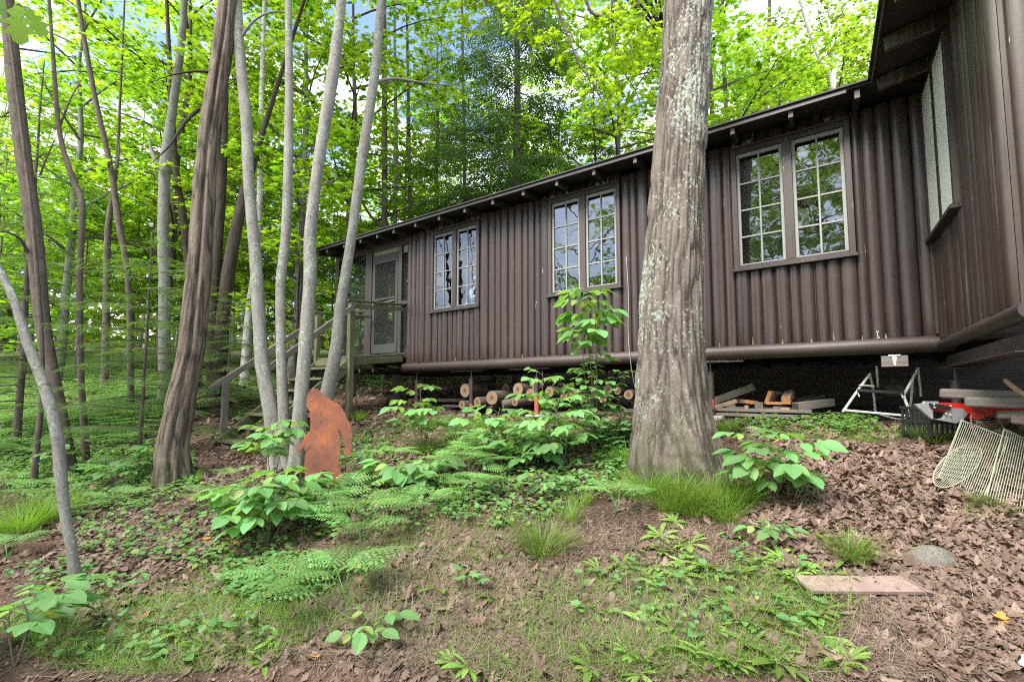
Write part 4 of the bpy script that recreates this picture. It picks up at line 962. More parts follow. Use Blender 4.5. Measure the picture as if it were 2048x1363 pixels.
def foliage_on(rng, mb, pts, n, size, tmpl, spread=.16, mat=0, ntilt=.4, droop=.25, bunch=True):
    """leaves along a twig path"""
    k = len(pts); t = rng.uniform(.1, 1.02, n)*(k-1); i = np.clip(t.astype(int), 0, k-2); f = (t-i)[:, None]
    p = pts[i]*(1-f)+pts[i+1]*f; d = norm(pts[i+1]-pts[i])
    a = rng.choice([-1, 1], n)*rng.uniform(.3, 1.4, n); a = np.where(rng.random(n) < .15, rng.uniform(-.3, .3, n), a)
    ca, sa = np.cos(a), np.sin(a)
    ax = np.stack([d[:, 0]*ca-d[:, 1]*sa, d[:, 0]*sa+d[:, 1]*ca, d[:, 2]*.4-droop*rng.uniform(.2, 1.6, n)], -1)
    ax = norm(ax)
    off = ax*rng.uniform(.0, spread, n)[:, None]; off[:, 2] *= .5; off[:, 2] += rng.normal(0, .03, n)
    place(mb, tmpl, p+off, ax, updir(rng, n, ntilt), size*rng.uniform(.65, 1.2, n), mat, rng.uniform(.85, 1.15, n))

def broadleaf(seed, Hh, zb, R, nl, per, ls, tmpl, tr, wander=.03, spread=.2, seg=8, trunk=True, top=1.0):
    """wood and leaf meshes of one broadleaved tree standing at the origin"""
    rng = np.random.default_rng(seed); wood, lf = MB(), MB()
    n = 12; z = np.linspace(0, Hh, n); xy = np.cumsum(rng.normal(0, wander, (n, 2)), 0)*Hh/8; xy[0] = 0
    tp = np.c_[xy, z]; rr = tr*(1-.86*(z/Hh)**1.1); rr[0] *= 1.3
    T = smooth_path(tp, 30)
    if trunk: tube(wood, T, np.interp(np.linspace(0, 1, 30), np.linspace(0, 1, n), rr), seg)
    for i in range(nl):
        zf = (i+rng.random())/nl; z0 = zb*.9+(Hh*.97-zb*.9)*zf; az = i*2.4+rng.uniform(-.4, .4)
        L = R*max(.25, math.sin(pi*(.18+.72*zf))**.7)*rng.uniform(.75, 1.15)
        o = np.array([np.interp(z0, z, tp[:, 0]), np.interp(z0, z, tp[:, 1]), z0]); e = rad(rng.uniform(22, 55))*(.6+.5*zf)
        s = np.linspace(0, 1, 7); dirh = np.array([math.cos(az), math.sin(az), 0]); bend = rng.uniform(-.25, .25)
        q = np.array([o+rotz(dirh, bend*x)*L*x*math.cos(e*.7)+ZZ*L*(math.sin(e)*x-.45*math.sin(e)*x*x) for x in s])
        r0 = min(tr*.45, .012+.011*L)*(1-.4*zf); tube(wood, q, np.linspace(r0, .004, 7), 5, 0, False)
        subs = 4+int(L*3.2)
        for j in range(subs):
            x = .22+.78*(j+rng.random())/subs; k = min(5, int(x*6)); f = x*6-k; b = q[k]*(1-f)+q[min(k+1, 6)]*f
            d = norm(q[min(k+1, 6)]-q[k]); a = (1 if j % 2 else -1)*rng.uniform(.5, 1.2); d = rotz(d, a); l = L*(.20+.32*(1-x))*rng.uniform(.7, 1.3)+.12
            w = np.linspace(0, 1, 5)[:, None]; sp = b+d*l*w+ZZ*(rng.uniform(-.05, .25)*l*w-.2*l*w*w)
            tube(wood, sp, np.linspace(.006, .002, 5), 3, 0, False)
            foliage_on(rng, lf, sp, max(4, int(per*l)), ls, tmpl, spread)
        foliage_on(rng, lf, q[3:], max(4, int(per*L*.5)), ls, tmpl, spread)
    return wood, lf
def conifer(seed, Hh, zb, R, nb, sec, twg, ts, tmpl, tr, droop=.22, lift=.18, seclen=.45, dead=0, flat=.03, prof=.8):
    rng = np.random.default_rng(seed); wood, lf = MB(), MB()
    z = np.linspace(0, Hh, 14); xy = np.cumsum(rng.normal(0, .012, (14, 2)), 0)*Hh/8; xy[0] = 0; T = np.c_[xy, z]
    tube(wood, T, tr*(1-.92*z/Hh)+.004, 9)
    P_, A_, N_, S_ = [], [], [], []
    for i in range(nb+dead):
        isd = i >= nb
        zf = rng.random() if isd else (i+rng.random()*.8)/nb
        z0 = zb*rng.uniform(.3, 1.0) if isd else zb+(Hh*.985-zb)*zf
        L = R*(1-max(0, (z0-zb))/(Hh-zb)*.94)**prof*rng.uniform(.65, 1.12); L = L*.7 if isd else L
        az = i*2.4+rng.uniform(-.5, .5); dh = np.array([math.cos(az), math.sin(az), 0])
        o = np.array([np.interp(z0, z, T[:, 0]), np.interp(z0, z, T[:, 1]), z0]); s = np.linspace(0, 1, 9)
        up = lift+rng.uniform(-.16, .16); q = np.array([o+rotz(dh, .15*math.sin(x*3+i))*L*x+ZZ*L*(up*x-droop*x*x) for x in s])
        tube(wood, q, np.linspace(.003+.0065*L, .0015, 9), 5, 0, False)
        if isd: continue
        m = max(3, int(L*.88/sec)); side = 1
        for j in range(2*m):
            x = .10+.9*(j+.5)/(2*m); side = -side; k = min(7, int(x*8)); f = x*8-k; b = q[k]*(1-f)+q[k+1]*f; d = norm(q[k+1]-q[k])
            l = min(L*seclen, L*(1-x)*.75+.10)*rng.uniform(.7, 1.15); d2 = rotz(d, side*rng.uniform(.75, 1.1)); d2[2] = d2[2]*.5-.08; d2 = norm(d2)
            w = np.linspace(0, 1, 4)[:, None]; sp = b+d2*l*w-ZZ*.18*l*w*w
            if l > .16: tube(wood, sp, np.linspace(.003, .0012, 4), 3, 0, False)
            c = max(2, int(l/twg)); t = (np.arange(2*c)+.5)/(2*c); pp_ = b+d2*l*t[:, None]-ZZ*(.18*l*t*t)[:, None]
            sg = np.where(np.arange(2*c) % 2, 1, -1)*rng.uniform(.5, .95, 2*c); ca, sa = np.cos(sg), np.sin(sg)
            A = np.stack([d2[0]*ca-d2[1]*sa, d2[0]*sa+d2[1]*ca, np.full(2*c, -.12)+rng.normal(0, .08, 2*c)-.25*t], -1)
            P_.append(pp_); A_.append(A); N_.append(updir(rng, 2*c, .18)); S_.append(ts*rng.uniform(.7, 1.2, 2*c)*(1-.3*t))
    place(lf, tmpl, np.concatenate(P_), np.concatenate(A_), np.concatenate(N_), np.concatenate(S_))
    return wood, lf

def meshes(prefix, wl, wm, lm): return wl[0].mesh(prefix+'_wood', M[wm]), wl[1].mesh(prefix+'_leaves', M[lm])
MID = [broadleaf(s, 12, 2.6, 3.3, 25, 16, .145, T_MAPLE, .11) for s in (21, 22, 23)]
UND = [broadleaf(s, 5.6, .9, 2.0, 18, 22, .125, T_MAPLE, .04) for s in (31, 32)]
FAR = [broadleaf(s, 11, 2.2, 3.4, 26, 18, .19, T_DIAM, .13) for s in (41, 42, 43)]
TOP = [broadleaf(s, 5.0, .2, 2.6, 15, 22, .14, T_MAPLE, .05, trunk=True) for s in (51, 52)]
HEM = [conifer(61, 15, 1.2, 3.7, 108, .14, .08, .185, T_NEEDLE, .17, droop=.46, lift=.36, dead=8), conifer(62, 11, 1.0, 2.5, 90, .13, .07, .19, T_NEEDLE, .11, droop=.42, lift=.3, dead=6)]
FIR = [conifer(71, 3.2, .5, 1.45, 32, .095, .046, .115, T_FEATHER, .022, droop=.12, lift=.08, dead=8, prof=.6), conifer(72, 2.4, .35, 1.25, 28, .095, .046, .115, T_FEATHER, .018, droop=.10, lift=.06, dead=5, prof=.6),
       conifer(73, 6.5, 1.2, 1.75, 46, .11, .055, .125, T_FEATHER, .05, droop=.16, lift=.06, dead=12, prof=.7)]
def mk(prefix, L, wm, lm): return [meshes(f'{prefix}', a, wm, lm) for a in L]
MIDm = {b: mk('maple', MID, b, 'maple') for b in ('brownbark', 'greybark')}
UNDm = mk('young_maple', UND, 'brownbark', 'maple'); FARm = mk('forest_tree', FAR, 'brownbark', 'farleaf'); TOPm = mk('crown', TOP, 'brownbark', 'maple')
HEMm = mk('hemlock', HEM, 'brownbark', 'hemlock'); FIRm = mk('fir', FIR, 'brownbark', 'fir')

TR_ = np.random.default_rng(77)
def ground_at(px, d): x = (px-1024)/FPX*d; return np.array([x, d, Hs(x, d)])
def put_tree(name, loc, mw, ml, label, cat, group, sc=1.0, rz=None, sz=None, tilt=0.0):
    o = thing(name, np.asarray(loc)-ZZ*.03, label, cat, group, TR_.uniform(0, 6.28) if rz is None else rz)
    o.scale = (sc, sc, sz or sc); o.rotation_euler[0] = tilt*TR_.normal(); o.rotation_euler[1] = tilt*TR_.normal()
    inst('trunk', mw, o); inst('crown', ml, o); return o

# trees standing close enough to follow one by one; px lists run from the base upward: (x, y, width)
def near_tree(name, label, cat, mat, px, group=None, base=None, seg=20, disp=.05, crown=0, d=None, branches=(), flare=1.25, n=60, ext=3.0, nring=None, rough=None):
    b = G(px[0][0], px[0][1]) if d is None else P(px[0][0], px[0][1], d)
    if d is not None: b = np.array([b[0], d, Hs(b[0], d)])
    d = b[1]; pts = [P(x, y, d) for x, y, w in px]; rr = [w/2*d/FPX*math.cos(math.atan((x-1024)/FPX)) for x, y, w in px]
    pts[0] = b-ZZ*.06
    v = norm(pts[-1]-pts[-2]); top = pts[-1][2]
    if ext: pts.append(pts[-1]+v*ext); rr.append(rr[-1]*.55)
    k = len(pts); q = smooth_path(pts, n); r = np.interp(np.linspace(0, k-1, n), np.arange(k), rr)
    o = thing(name, b, label, cat, group); m = MB(); sd = TR_.random()*60
    def dsp(A, l, R, bc):
        fl = np.exp(-l/(2.2*rr[0]))*(flare-1)*R*(1+.75*np.sin(A*4+sd)+.45*np.sin(A*7+sd*2))
        return R*disp*2*(vn3(bc*np.array([1, 1, .5])*(.9/np.mean(rr))+sd)-.5) + R*disp*(vn3(bc*np.array([1, 1, .35])*(3/np.mean(rr))+sd)-.5) + fl + (0 if rough is None else rough(A, l, R, bc, sd))
    tube(m, q, r, seg, 0, True, dsp); to = m.build('trunk', M[mat], o)
    if rough is not None:
        B = np.concatenate(m.bc); v1 = vn3(B*np.array([30, 30, 3.2])+sd); v2 = vn3(B*np.array([70, 70, 8.0])+sd)
        at = to.data.attributes.new('ridge', 'FLOAT', 'POINT'); at.data.foreach_set('value', (np.clip(np.abs(v1-.5)*2, 0, 1)*.8+.3*v2-.05).astype(np.float32))
    for bp, w0 in branches:
        f = smooth_path([P(x, y, d+dd) for x, y, dd in bp], 7*len(bp)); m = MB(); tube(m, f, np.linspace(w0/2*d/FPX, .003, len(f)), 8); m.build('limb', M[mat], o)
    if crown is not None:
        mw, ml = TOPm[crown % 2]; e = q[-1]-b
        inst('crown_limbs', mw, o, e-ZZ*.8, TR_.uniform(0, 6), 1.0); inst('crown', ml, o, e-ZZ*.8, o.children[-1].rotation_euler[2], 1.0)
    return o
def ridged(A, l, R, bc, sd):
    v1 = vn3(bc*np.array([30, 30, 3.2])+sd); v2 = vn3(bc*np.array([70, 70, 8.0])+sd)
    return .030*(np.abs(v1-.5)*2-.5)+.010*(v2-.5)
near_tree('oak_tree', 'big oak with lichen-speckled furrowed trunk standing before the cabin', 'tree', 'oak',
          [(1355, 944, 178), (1350, 905, 168), (1347, 870, 160), (1345, 820, 146), (1343, 720, 134), (1343, 620, 127), (1348, 500, 119), (1355, 360, 112), (1366, 180, 108), (1376, 0, 104), (1386, -160, 98)],
          seg=220, disp=.012, n=420, flare=1.22, rough=ridged, crown=0, ext=5)
near_tree('dark_tree', 'thick dark furrowed trunk with a rotten seam, leaning right', 'tree', 'darkbark',
          [(349, 969, 76), (346, 930, 70), (347, 893, 66), (362, 800, 61), (382, 698, 56), (397, 560, 53), (404, 462, 51), (415, 308, 49), (430, 200, 47), (446, 92, 44), (456, 0, 43), (468, -120, 40)],
          seg=110, disp=.05, n=220, flare=1.2, rough=lambda A, l, R, bc, sd: .45*ridged(A, l, R, bc, sd)-.035*np.exp(-((A-4.2)/.16)**2), crown=1,
          branches=[([(428, 145, 0), (390, 143, -.1), (345, 150, -.2), (300, 165, -.3)], 6), ([(395, 220, 0), (370, 245, -.1), (340, 290, -.2), (305, 325, -.3)], 9)])
CL = 'grey maple trunks in the clump beside the rusty figure'
near_tree('maple_tree', 'leftmost smooth grey trunk of the clump behind the rusty figure', 'tree', 'greybark', [(556, 938, 36), (545, 850, 31), (530, 760, 30), (522, 700, 29), (511, 514, 26), (497, 360, 23), (493, 246, 25), (481, 128, 23), (473, 0, 23), (468, -100, 20)], CL, crown=0,
          branches=[([(482, 75, 0), (508, 42, 0), (545, 24, .1), (595, 28, .2)], 7)], seg=28, n=110)
near_tree('maple_tree', 'thin upright trunk, second from left in the grey clump', 'tree', 'greybark', [(572, 934, 30), (567, 820, 23), (562, 700, 21), (562, 565, 21), (572, 462, 21), (577, 308, 20), (578, 150, 17), (577, 0, 15), (578, -100, 14)], CL, crown=None, seg=24, n=110)
near_tree('maple_tree', 'right-leaning grey trunk, its foot against the rusty figure', 'tree', 'greybark', [(594, 934, 34), (600, 830, 30), (610, 700, 28), (620, 565, 28), (621, 462, 25), (640, 308, 24), (665, 154, 26), (683, 0, 20), (693, -100, 18)], CL, crown=1, seg=28, n=110)
near_tree('maple_tree', 'peeling right-leaning grey trunk rising behind the rusty figure', 'tree', 'greybark', [(640, 885, 34), (652, 800, 30), (672, 700, 26), (681, 616, 23), (705, 462, 20), (725, 308, 21), (749, 154, 20), (763, 0, 18), (772, -100, 16)], CL, crown=0, seg=24, n=110,
          branches=[([(752, 164, 0), (790, 158, .1), (850, 166, .3), (900, 170, .5), (960, 160, .7)], 8)])
near_tree('maple_tree', 'stout brown trunk leaning left at the left edge', 'tree', 'brownbark', [(146, 957, 28), (125, 850, 31), (110, 776, 31), (94, 700, 34), (82, 616, 36), (68, 462, 38), (46, 308, 37), (28, 154, 38), (14, 0, 34)], seg=36, n=120, crown=1,
          branches=[([(62, 520, 0), (40, 478, -.2), (0, 462, -.4), (-60, 470, -.6)], 7)])
tb_ = near_tree('maple_tree', 'slim grey curved trunk in the left foreground, leaves at its foot', 'tree', 'greybark', [(155, 1170, 28), (144, 1100, 23), (132, 1040, 23), (122, 952, 27), (113, 864, 27), (90, 776, 26), (56, 688, 24), (28, 600, 21), (2, 545, 19), (-60, 420, 17), (-130, 250, 14)], seg=32, n=110, crown=None, ext=2)
m = MB(); c = P(52, 50, 2.0); place(m, T_OAK, np.array([P(30, 5, 2.0), P(45, 12, 2.05), P(12, 0, 1.95)]), np.array([(.12, .1, -1), (.5, .3, -.8), (-.5, 0, -.7)]), np.array([(.2, -1, .3), (.1, -1, .4), (.3, -1, .2)]), [.20, .15, .14]); m.build('hanging_leaf', M['maple'], tb_)
near_tree('young_tree', 'thin straight stem standing just left of the curved grey trunk', 'tree', 'brownbark', [(66, 980, 17), (74, 890, 15), (82, 811, 13), (84, 720, 12), (78, 600, 11), (64, 430, 9), (48, 300, 8)], seg=14, crown=None)
near_tree('young_tree', 'crooked thin grey trunk between the stout brown and the dark trunk', 'tree', 'brownbark', [(174, 938, 19), (168, 850, 16), (163, 776, 15), (160, 690, 15), (159, 555, 15), (164, 411, 15), (144, 354, 14), (118, 257, 12), (105, 92, 9), (98, 0, 8)], seg=16, crown=None,
          branches=[([(118, 257, 0), (140, 200, .2), (170, 150, .3)], 5), ([(80, 350, -.2), (100, 300, -.1), (118, 262, 0)], 4)])
BG = 'slender trunks in the middle distance'
near_tree('young_tree', 'slim grey trunk curving left high up, among the fir boughs', 'tree', 'brownbark', [(263, 800, 16), (257, 570, 14), (236, 436, 16), (221, 334, 13), (190, 195, 13), (164, 51, 11), (150, -40, 10)], BG, d=8.6, seg=12, crown=None, branches=[([(226, 370, 0), (236, 320, .1), (240, 270, .2)], 8)])
near_tree('young_tree', 'straight dark slim trunk left of the curving grey one', 'tree', 'brownbark', [(208, 800, 17), (213, 580, 16), (216, 462, 15), (226, 380, 11), (234, 329, 9), (240, 200, 6)], BG, d=9.4, seg=12, crown=None)
near_tree('maple_tree', 'pale grey forked trunk behind the dark leaning trunk', 'tree', 'greybark', [(330, 800, 27), (329, 570, 25), (326, 462, 24), (331, 329, 26), (345, 220, 20), (362, 90, 17), (372, -40, 15)], BG, d=9.0, seg=18, crown=None, branches=[([(328, 350, 0), (306, 310, 0), (297, 265, 0)], 16)])
near_tree('maple_tree', 'dark trunk leaning left, just behind the pale forked trunk', 'tree', 'backbark', [(392, 800, 24), (384, 600, 22), (370, 462, 18), (354, 360, 16), (345, 250, 14), (338, 100, 10)], BG, d=9.6, seg=16, crown=None)
near_tree('oak_tree', 'left stem of the dark pair of oaks behind the leaning trunk', 'tree', 'backbark', [(430, 785, 32), (426, 616, 25), (436, 480, 22), (442, 385, 22), (448, 260, 17), (452, 120, 12), (455, -60, 10)], BG, d=8.7, seg=20, crown=None)
near_tree('oak_tree', 'right stem of the dark pair of oaks, leaning right', 'tree', 'backbark', [(438, 785, 34), (446, 640, 29), (462, 514, 28), (483, 411, 23), (505, 330, 17), (530, 250, 12), (552, 180, 10)], BG, d=8.6, seg=20, crown=0)
near_tree('birch_tree', 'white birch leaning right behind the handrail of the stairs', 'tree', 'birch', [(487, 770, 19), (493, 690, 18), (499, 616, 16), (512, 520, 15), (519, 411, 13), (521, 267, 13), (525, 130, 10), (530, -30, 8)], d=10.2, seg=16, crown=1)
near_tree('maple_tree', 'dark straight trunk with long left limb behind the porch', 'tree', 'brownbark', [(768, 780, 15), (769, 452, 13), (769, 180, 12), (768, 0, 10)], d=12, seg=14, crown=0, branches=[([(764, 452, 0), (740, 430, 0), (700, 360, -.2), (651, 277, -.4)], 8), ([(772, 420, 0), (790, 380, 0), (812, 330, .3)], 5)])
near_tree('young_tree', 'thin reddish trunk seen above the middle of the porch roof', 'tree', 'brownbark', [(822, 780, 10), (820, 437, 9), (818, 290, 8), (815, 100, 6)], d=12.6, seg=10, crown=None)
near_tree('young_tree', 'thin grey trunk between the dark trunk and the reddish one', 'tree', 'greybark', [(790, 780, 11), (790, 460, 10), (792, 300, 9), (790, 120, 7)], d=13.4, seg=10, crown=1)
near_tree('young_tree', 'very thin trunk left of the hemlock above the roof', 'tree', 'brownbark', [(930, 780, 8), (929, 360, 7), (926, 150, 6), (924, 0, 5)], d=13, seg=10, crown=0)
near_tree('birch_tree', 'white twin-stemmed birch above the right end of the roof', 'tree', 'birch', [(1672, 700, 13), (1669, 300, 12), (1666, 172, 11), (1640, 118, 10), (1621, 67, 10), (1603, 5, 9), (1590, -60, 8)], d=11.5, seg=14, crown=None, branches=[([(1667, 175, 0), (1667, 118, .1), (1656, 41, .2), (1630, -10, .3)], 10)])
near_tree('young_tree', 'slim trunk behind the roof just right of the oak', 'tree', 'brownbark', [(1455, 700, 11), (1452, 250, 10), (1447, 110, 8), (1444, -20, 7)], d=14, seg=10, crown=1)
near_tree('young_tree', 'slim trunk behind the roof above the nearest window', 'tree', 'brownbark', [(1528, 700, 14), (1530, 215, 12), (1536, 110, 9), (1540, -20, 8)], d=15.5, seg=10, crown=0)

# hemlock behind the cabin and understorey firs
put_tree('hemlock', ground_at(1036, 11.6), *HEMm[0], 'tall dark hemlock with drooping boughs behind the cabin roof', 'tree', None, 1.0, .6)
put_tree('hemlock', ground_at(1190, 13.8), *HEMm[1], 'smaller dark hemlock right of the tall one, behind the roof', 'tree', None, .9, 2.0)
put_tree('hemlock', ground_at(868, 15.5), *HEMm[0], 'dark hemlock left of the tall one, beyond thin trunks', 'tree', None, .85, 3.6)
FL = [(288, 5.9, 0, 1.0, 'slim young fir with bare double stem left of the dark leaning trunk'), (45, 7.0, 2, .95, 'tall dark young fir behind the stout trunk at the left edge'), (385, 8.2, 0, .85, 'young fir with flat boughs right behind the dark leaning trunk'),       (455, 8.0, 1, .9, 'low young fir left of the stair handrail'), (500, 11.5, 0, .9, 'young fir beyond the white birch')]
for px, d, k, sc, lab in FL: put_tree('young_fir', ground_at(px, d), *FIRm[k], lab, 'fir', 'young firs in the understorey', sc)

# leafy maples of the middle distance
MP = [(110, 10.5), (330, 11.5), (450, 13.5), (580, 11.5), (700, 12.5), (800, 17.5), (1120, 18.5), (1240, 12.2), (1430, 12.2), (1500, 16.5), (1560, 15), (1690, 15.5), (1800, 17), (1640, 20), (-60, 12), (250, 17)]
for k, (px, d) in enumerate(MP):
    side = 'left of the cabin' if px < 640 else ('behind the porch end of the cabin' if px < 900 else ('behind the middle of the roof' if px < 1300 else 'behind the roof right of the oak'))
    mm = MIDm['greybark' if k % 3 == 0 else 'brownbark'][k % 3]
    put_tree('maple_tree', ground_at(px, d), *mm, f'leafy green maple of the sunlit wood {side}', 'tree', f'leafy maples {side}', TR_.uniform(.85, 1.1))
UP = [(150, 12), (260, 13), (380, 14), (520, 13), (600, 15), (660, 12), (590, 10.2), (440, 15.5), (60, 13), (-20, 10), (720, 14), (320, 18), (200, 19), (680, 19), (560, 20), (830, 17), (1000, 18.5)]
for k, (px, d) in enumerate(UP):
    put_tree('young_maple', ground_at(px, d), *UNDm[k % 2], 'low bushy young maple between the forest trunks', 'tree', 'young maples of the understorey', TR_.uniform(.8, 1.15))
# trees of the wood beyond
for k in range(46):
    az = -1.22+2.05*(k+TR_.random()*.9)/46; d = 19+24*((k*7) % 13)/13+TR_.uniform(0, 2.5); x, y = math.sin(az)*d*1.05, math.cos(az)*d
    if y < 6: continue
    px = 1024+910*x/y; side = 'left' if px < 640 else 'right'
    o = put_tree('forest_tree', (x, y, Hs(x, y)), *FARm[k % 3], 'tall leafy tree deep in the bright wood, ' + ('left of the cabin' if px < 640 else 'behind the cabin'), 'tree', 'trees deep in the wood, ' + side, TR_.uniform(.8, 1.15))
# trees behind the viewer that the windows mirror
for x, y, k in ((-9.5, -6.5, 0), (-4, -10, 1), (-14, -3, 1), (3.5, -10.5, 0), (-7, -10.5, 2), (-12.5, -8, 0), (-6, -14, 1), (-10, -13, 2), (-1, -13, 0)):
    put_tree('maple_tree', (x, y, Hs(x, y)), *MIDm['brownbark'][k], 'leafy maple mirrored in the window panes', 'tree', 'maples mirrored in the windows', 1.5)
# far wood closing the view: one mass of leaves and thin stems
FR = np.random.default_rng(13); m = MB(); n = 50000
az = FR.uniform(-1.3, 1.05, n); d = FR.uniform(40, 62, n); x, y = np.sin(az)*d, np.cos(az)*d
cl = vn3(np.stack([x*.33, y*.33, x*0], -1)); z = H(x, y)+FR.random(n)**1.35*(6+6*vn3(np.stack([x*.12, y*.12, x*0+4], -1)))
keep = vn3(np.stack([x*.5, y*.5, z*.6], -1)) > .31
x, y, z = x[keep], y[keep], z[keep]; n = len(x)
place(m, T_FAR, np.c_[x, y, z], np.c_[FR.normal(0, 1, n), FR.normal(0, 1, n), FR.normal(-.3, .3, n)], updir(FR, n, .6), FR.uniform(.35, .75, n))
for k in range(240):
    a = FR.uniform(-1.3, 1.05); dd = FR.uniform(30, 56); x, y = math.sin(a)*dd, math.cos(a)*dd; z0 = Hs(x, y); tube(m, [(x, y, z0-.2), (x+FR.normal(0, .4), y, z0+7), (x+FR.normal(0, .8), y, z0+14)], [FR.uniform(.07, .16), .08, .03], 6, 1)
tag(m.build('far_wood', [M['farleaf'], M['greybark']]), 'distant sunlit green wood closing the view between the trunks', 'wood', kind='stuff')

# lime-green maple whose boughs hang over the roof left of the oak
lb = ground_at(1352, 10.5); lm = thing('maple_tree', lb, 'lime-green maple whose long boughs hang over the roof left of the oak', 'tree')
m = MB(); tube(m, smooth_path([lb-ZZ*.05, lb+np.array([.1, 0, 4]), lb+np.array([-.1, -.2, 8]), lb+np.array([0, -.5, 12])], 24), np.linspace(.16, .05, 24), 14); m.build('trunk', M['brownbark'], lm)
HR = np.random.default_rng(19)
STEMS = [[(1085, -70, 5.4), (1110, 5, 5.4), (1135, 70, 5.35), (1160, 130, 5.3), (1190, 175, 5.3), (1215, 225, 5.3)], [(1150, -70, 5.8), (1180, 20, 5.7), (1215, 35, 5.6), (1250, 60, 5.6), (1265, 120, 5.5)], [(1010, -60, 5.9), (1040, -5, 5.8), (1075, 50, 5.7), (1100, 100, 5.7)],
         [(1260, -70, 6.0), (1275, 0, 6.0), (1290, 50, 5.9), (1315, 100, 5.9)], [(1230, -50, 6.4), (1225, 60, 6.3), (1240, 130, 6.2), (1270, 180, 6.1), (1290, 235, 6.0)], [(940, -50, 6.3), (960, -10, 6.2), (990, 25, 6.1)]]
hub = lb+np.array([-.1, -.2, 8.2]); wm_, lf_ = MB(), MB()
for st in STEMS:
    q = smooth_path([P(*a) for a in st], 24); arc = smooth_path([hub, (hub+q[0])/2+ZZ*.9, q[0]], 10)
    tube(wm_, np.r_[arc[:-1], q], np.linspace(.03, .004, 33), 6, 0, False)
    for j in range(26):
        i = HR.integers(2, 23); b = q[i]; a = HR.uniform(0, 6.28); l = HR.uniform(.15, .42)
        w = np.linspace(0, 1, 4)[:, None]; dv = norm(np.array([math.cos(a), math.sin(a)*.7, HR.uniform(-.35, .15)])); sp = b+dv*l*w-ZZ*.12*l*w*w
        tube(wm_, sp, np.linspace(.003, .0015, 4), 3, 0, False); foliage_on(HR, lf_, sp, int(16*l)+4, .088, T_MAPLE, .10, droop=.5, ntilt=.5)
wm_.build('boughs', M['brownbark'], lm); lf_.build('leaves', M['lime'], lm)
mw, ml = TOPm[0]; inst('crown', ml, lm, (0, -.4, 7.5), 0, 1.2)
# ------------------------------------------------------------------ ferns
def frond(rng, mb, L, w0, droop=.5, elev=.9, az=0, org=(0, 0, 0), np_=12, det=8, stipe=.42):
    s = np.linspace(0, 1, 16); org = np.asarray(org, float)
    h = np.array([math.cos(az), math.sin(az), 0]); sm = np.clip((s-.2)/.35, 0, 1); sm = sm*sm*(3-2*sm); e = elev*(1-sm)+sm*(.22-droop*.9*(s-.4)); stp = L/15
    q = [org]
    for k in range(15): q.append(q[-1]+stp*(h*math.cos(e[k])+ZZ*math.sin(e[k])))
    q = np.array(q); tube(mb, q, np.linspace(.0035, .0008, 16), 5, 0, False)
    side = np.cross(ZZ, h); Pp, A, Nn, S = [], [], [], []
    for i in range(np_):
        f = stipe+(1-stipe)*(i/np_); k = min(14, int(f*15)); g = f*15-k; b = q[k]*(1-g)+q[k+1]*g; d = norm(q[k+1]-q[k]); up = norm(np.cross(d, side)); up = up if up[2] > 0 else -up
        x = i/np_; pl = w0*(1-x)**.9+.012
        for sd in (-1, 1):
            pd = norm(side*sd*.93+d*.42-ZZ*.12*rng.uniform(.2, 1.6)); n = max(3, int(det*(pl/w0)**.6))
            t = (np.arange(n)+.3)/n
            for t_ in t:
                c = b+pd*pl*t_-ZZ*.10*pl*t_*t_; l = pl*.21*(1-t_)**.7+.007
                pe = norm(np.cross(up, pd))
                for s2 in (-1, 1): Pp.append(c); A.append(pe*s2*.85+pd*.5-ZZ*.1); Nn.append(up+rng.normal(0, .12, 3)); S.append(l)
            Pp.append(b+pd*pl*.75); A.append(pd-ZZ*.2); Nn.append(up); S.append(pl*.28)
    place(mb, T_DIAM, np.array(Pp), np.array(A), np.array(Nn), np.array(S), 0, .62)
PRN = np.random.default_rng(91)
def fern_meshes(seed, n, L, w0, elev=(.55, 1.05), fullaz=True, det=7):
    rng = np.random.default_rng(seed); out = []
    for k in range(n):
        m = MB(); frond(rng, m, L*rng.uniform(.75, 1.15), w0*rng.uniform(.85, 1.1), rng.uniform(.5, .75), rng.uniform(*elev), k*2.4+rng.uniform(-.3, .3), det=det); out.append(m.mesh('frond', M['fern']))
    return out
FERN = [fern_meshes(1, 5, .62, .17, (.9, 1.35)), fern_meshes(2, 4, .55, .15, (.9, 1.35)), fern_meshes(3, 4, .78, .22, (.85, 1.2))]
def put_fern(px, py, k, sc, lab, rz=None):
    g = G(px, py); o = thing('fern', g, lab, 'fern', 'ferns in front of the cabin', PRN.uniform(0, 6.3) if rz is None else rz)
    for me in FERN[k]: inst('frond', me, o, sc=sc)
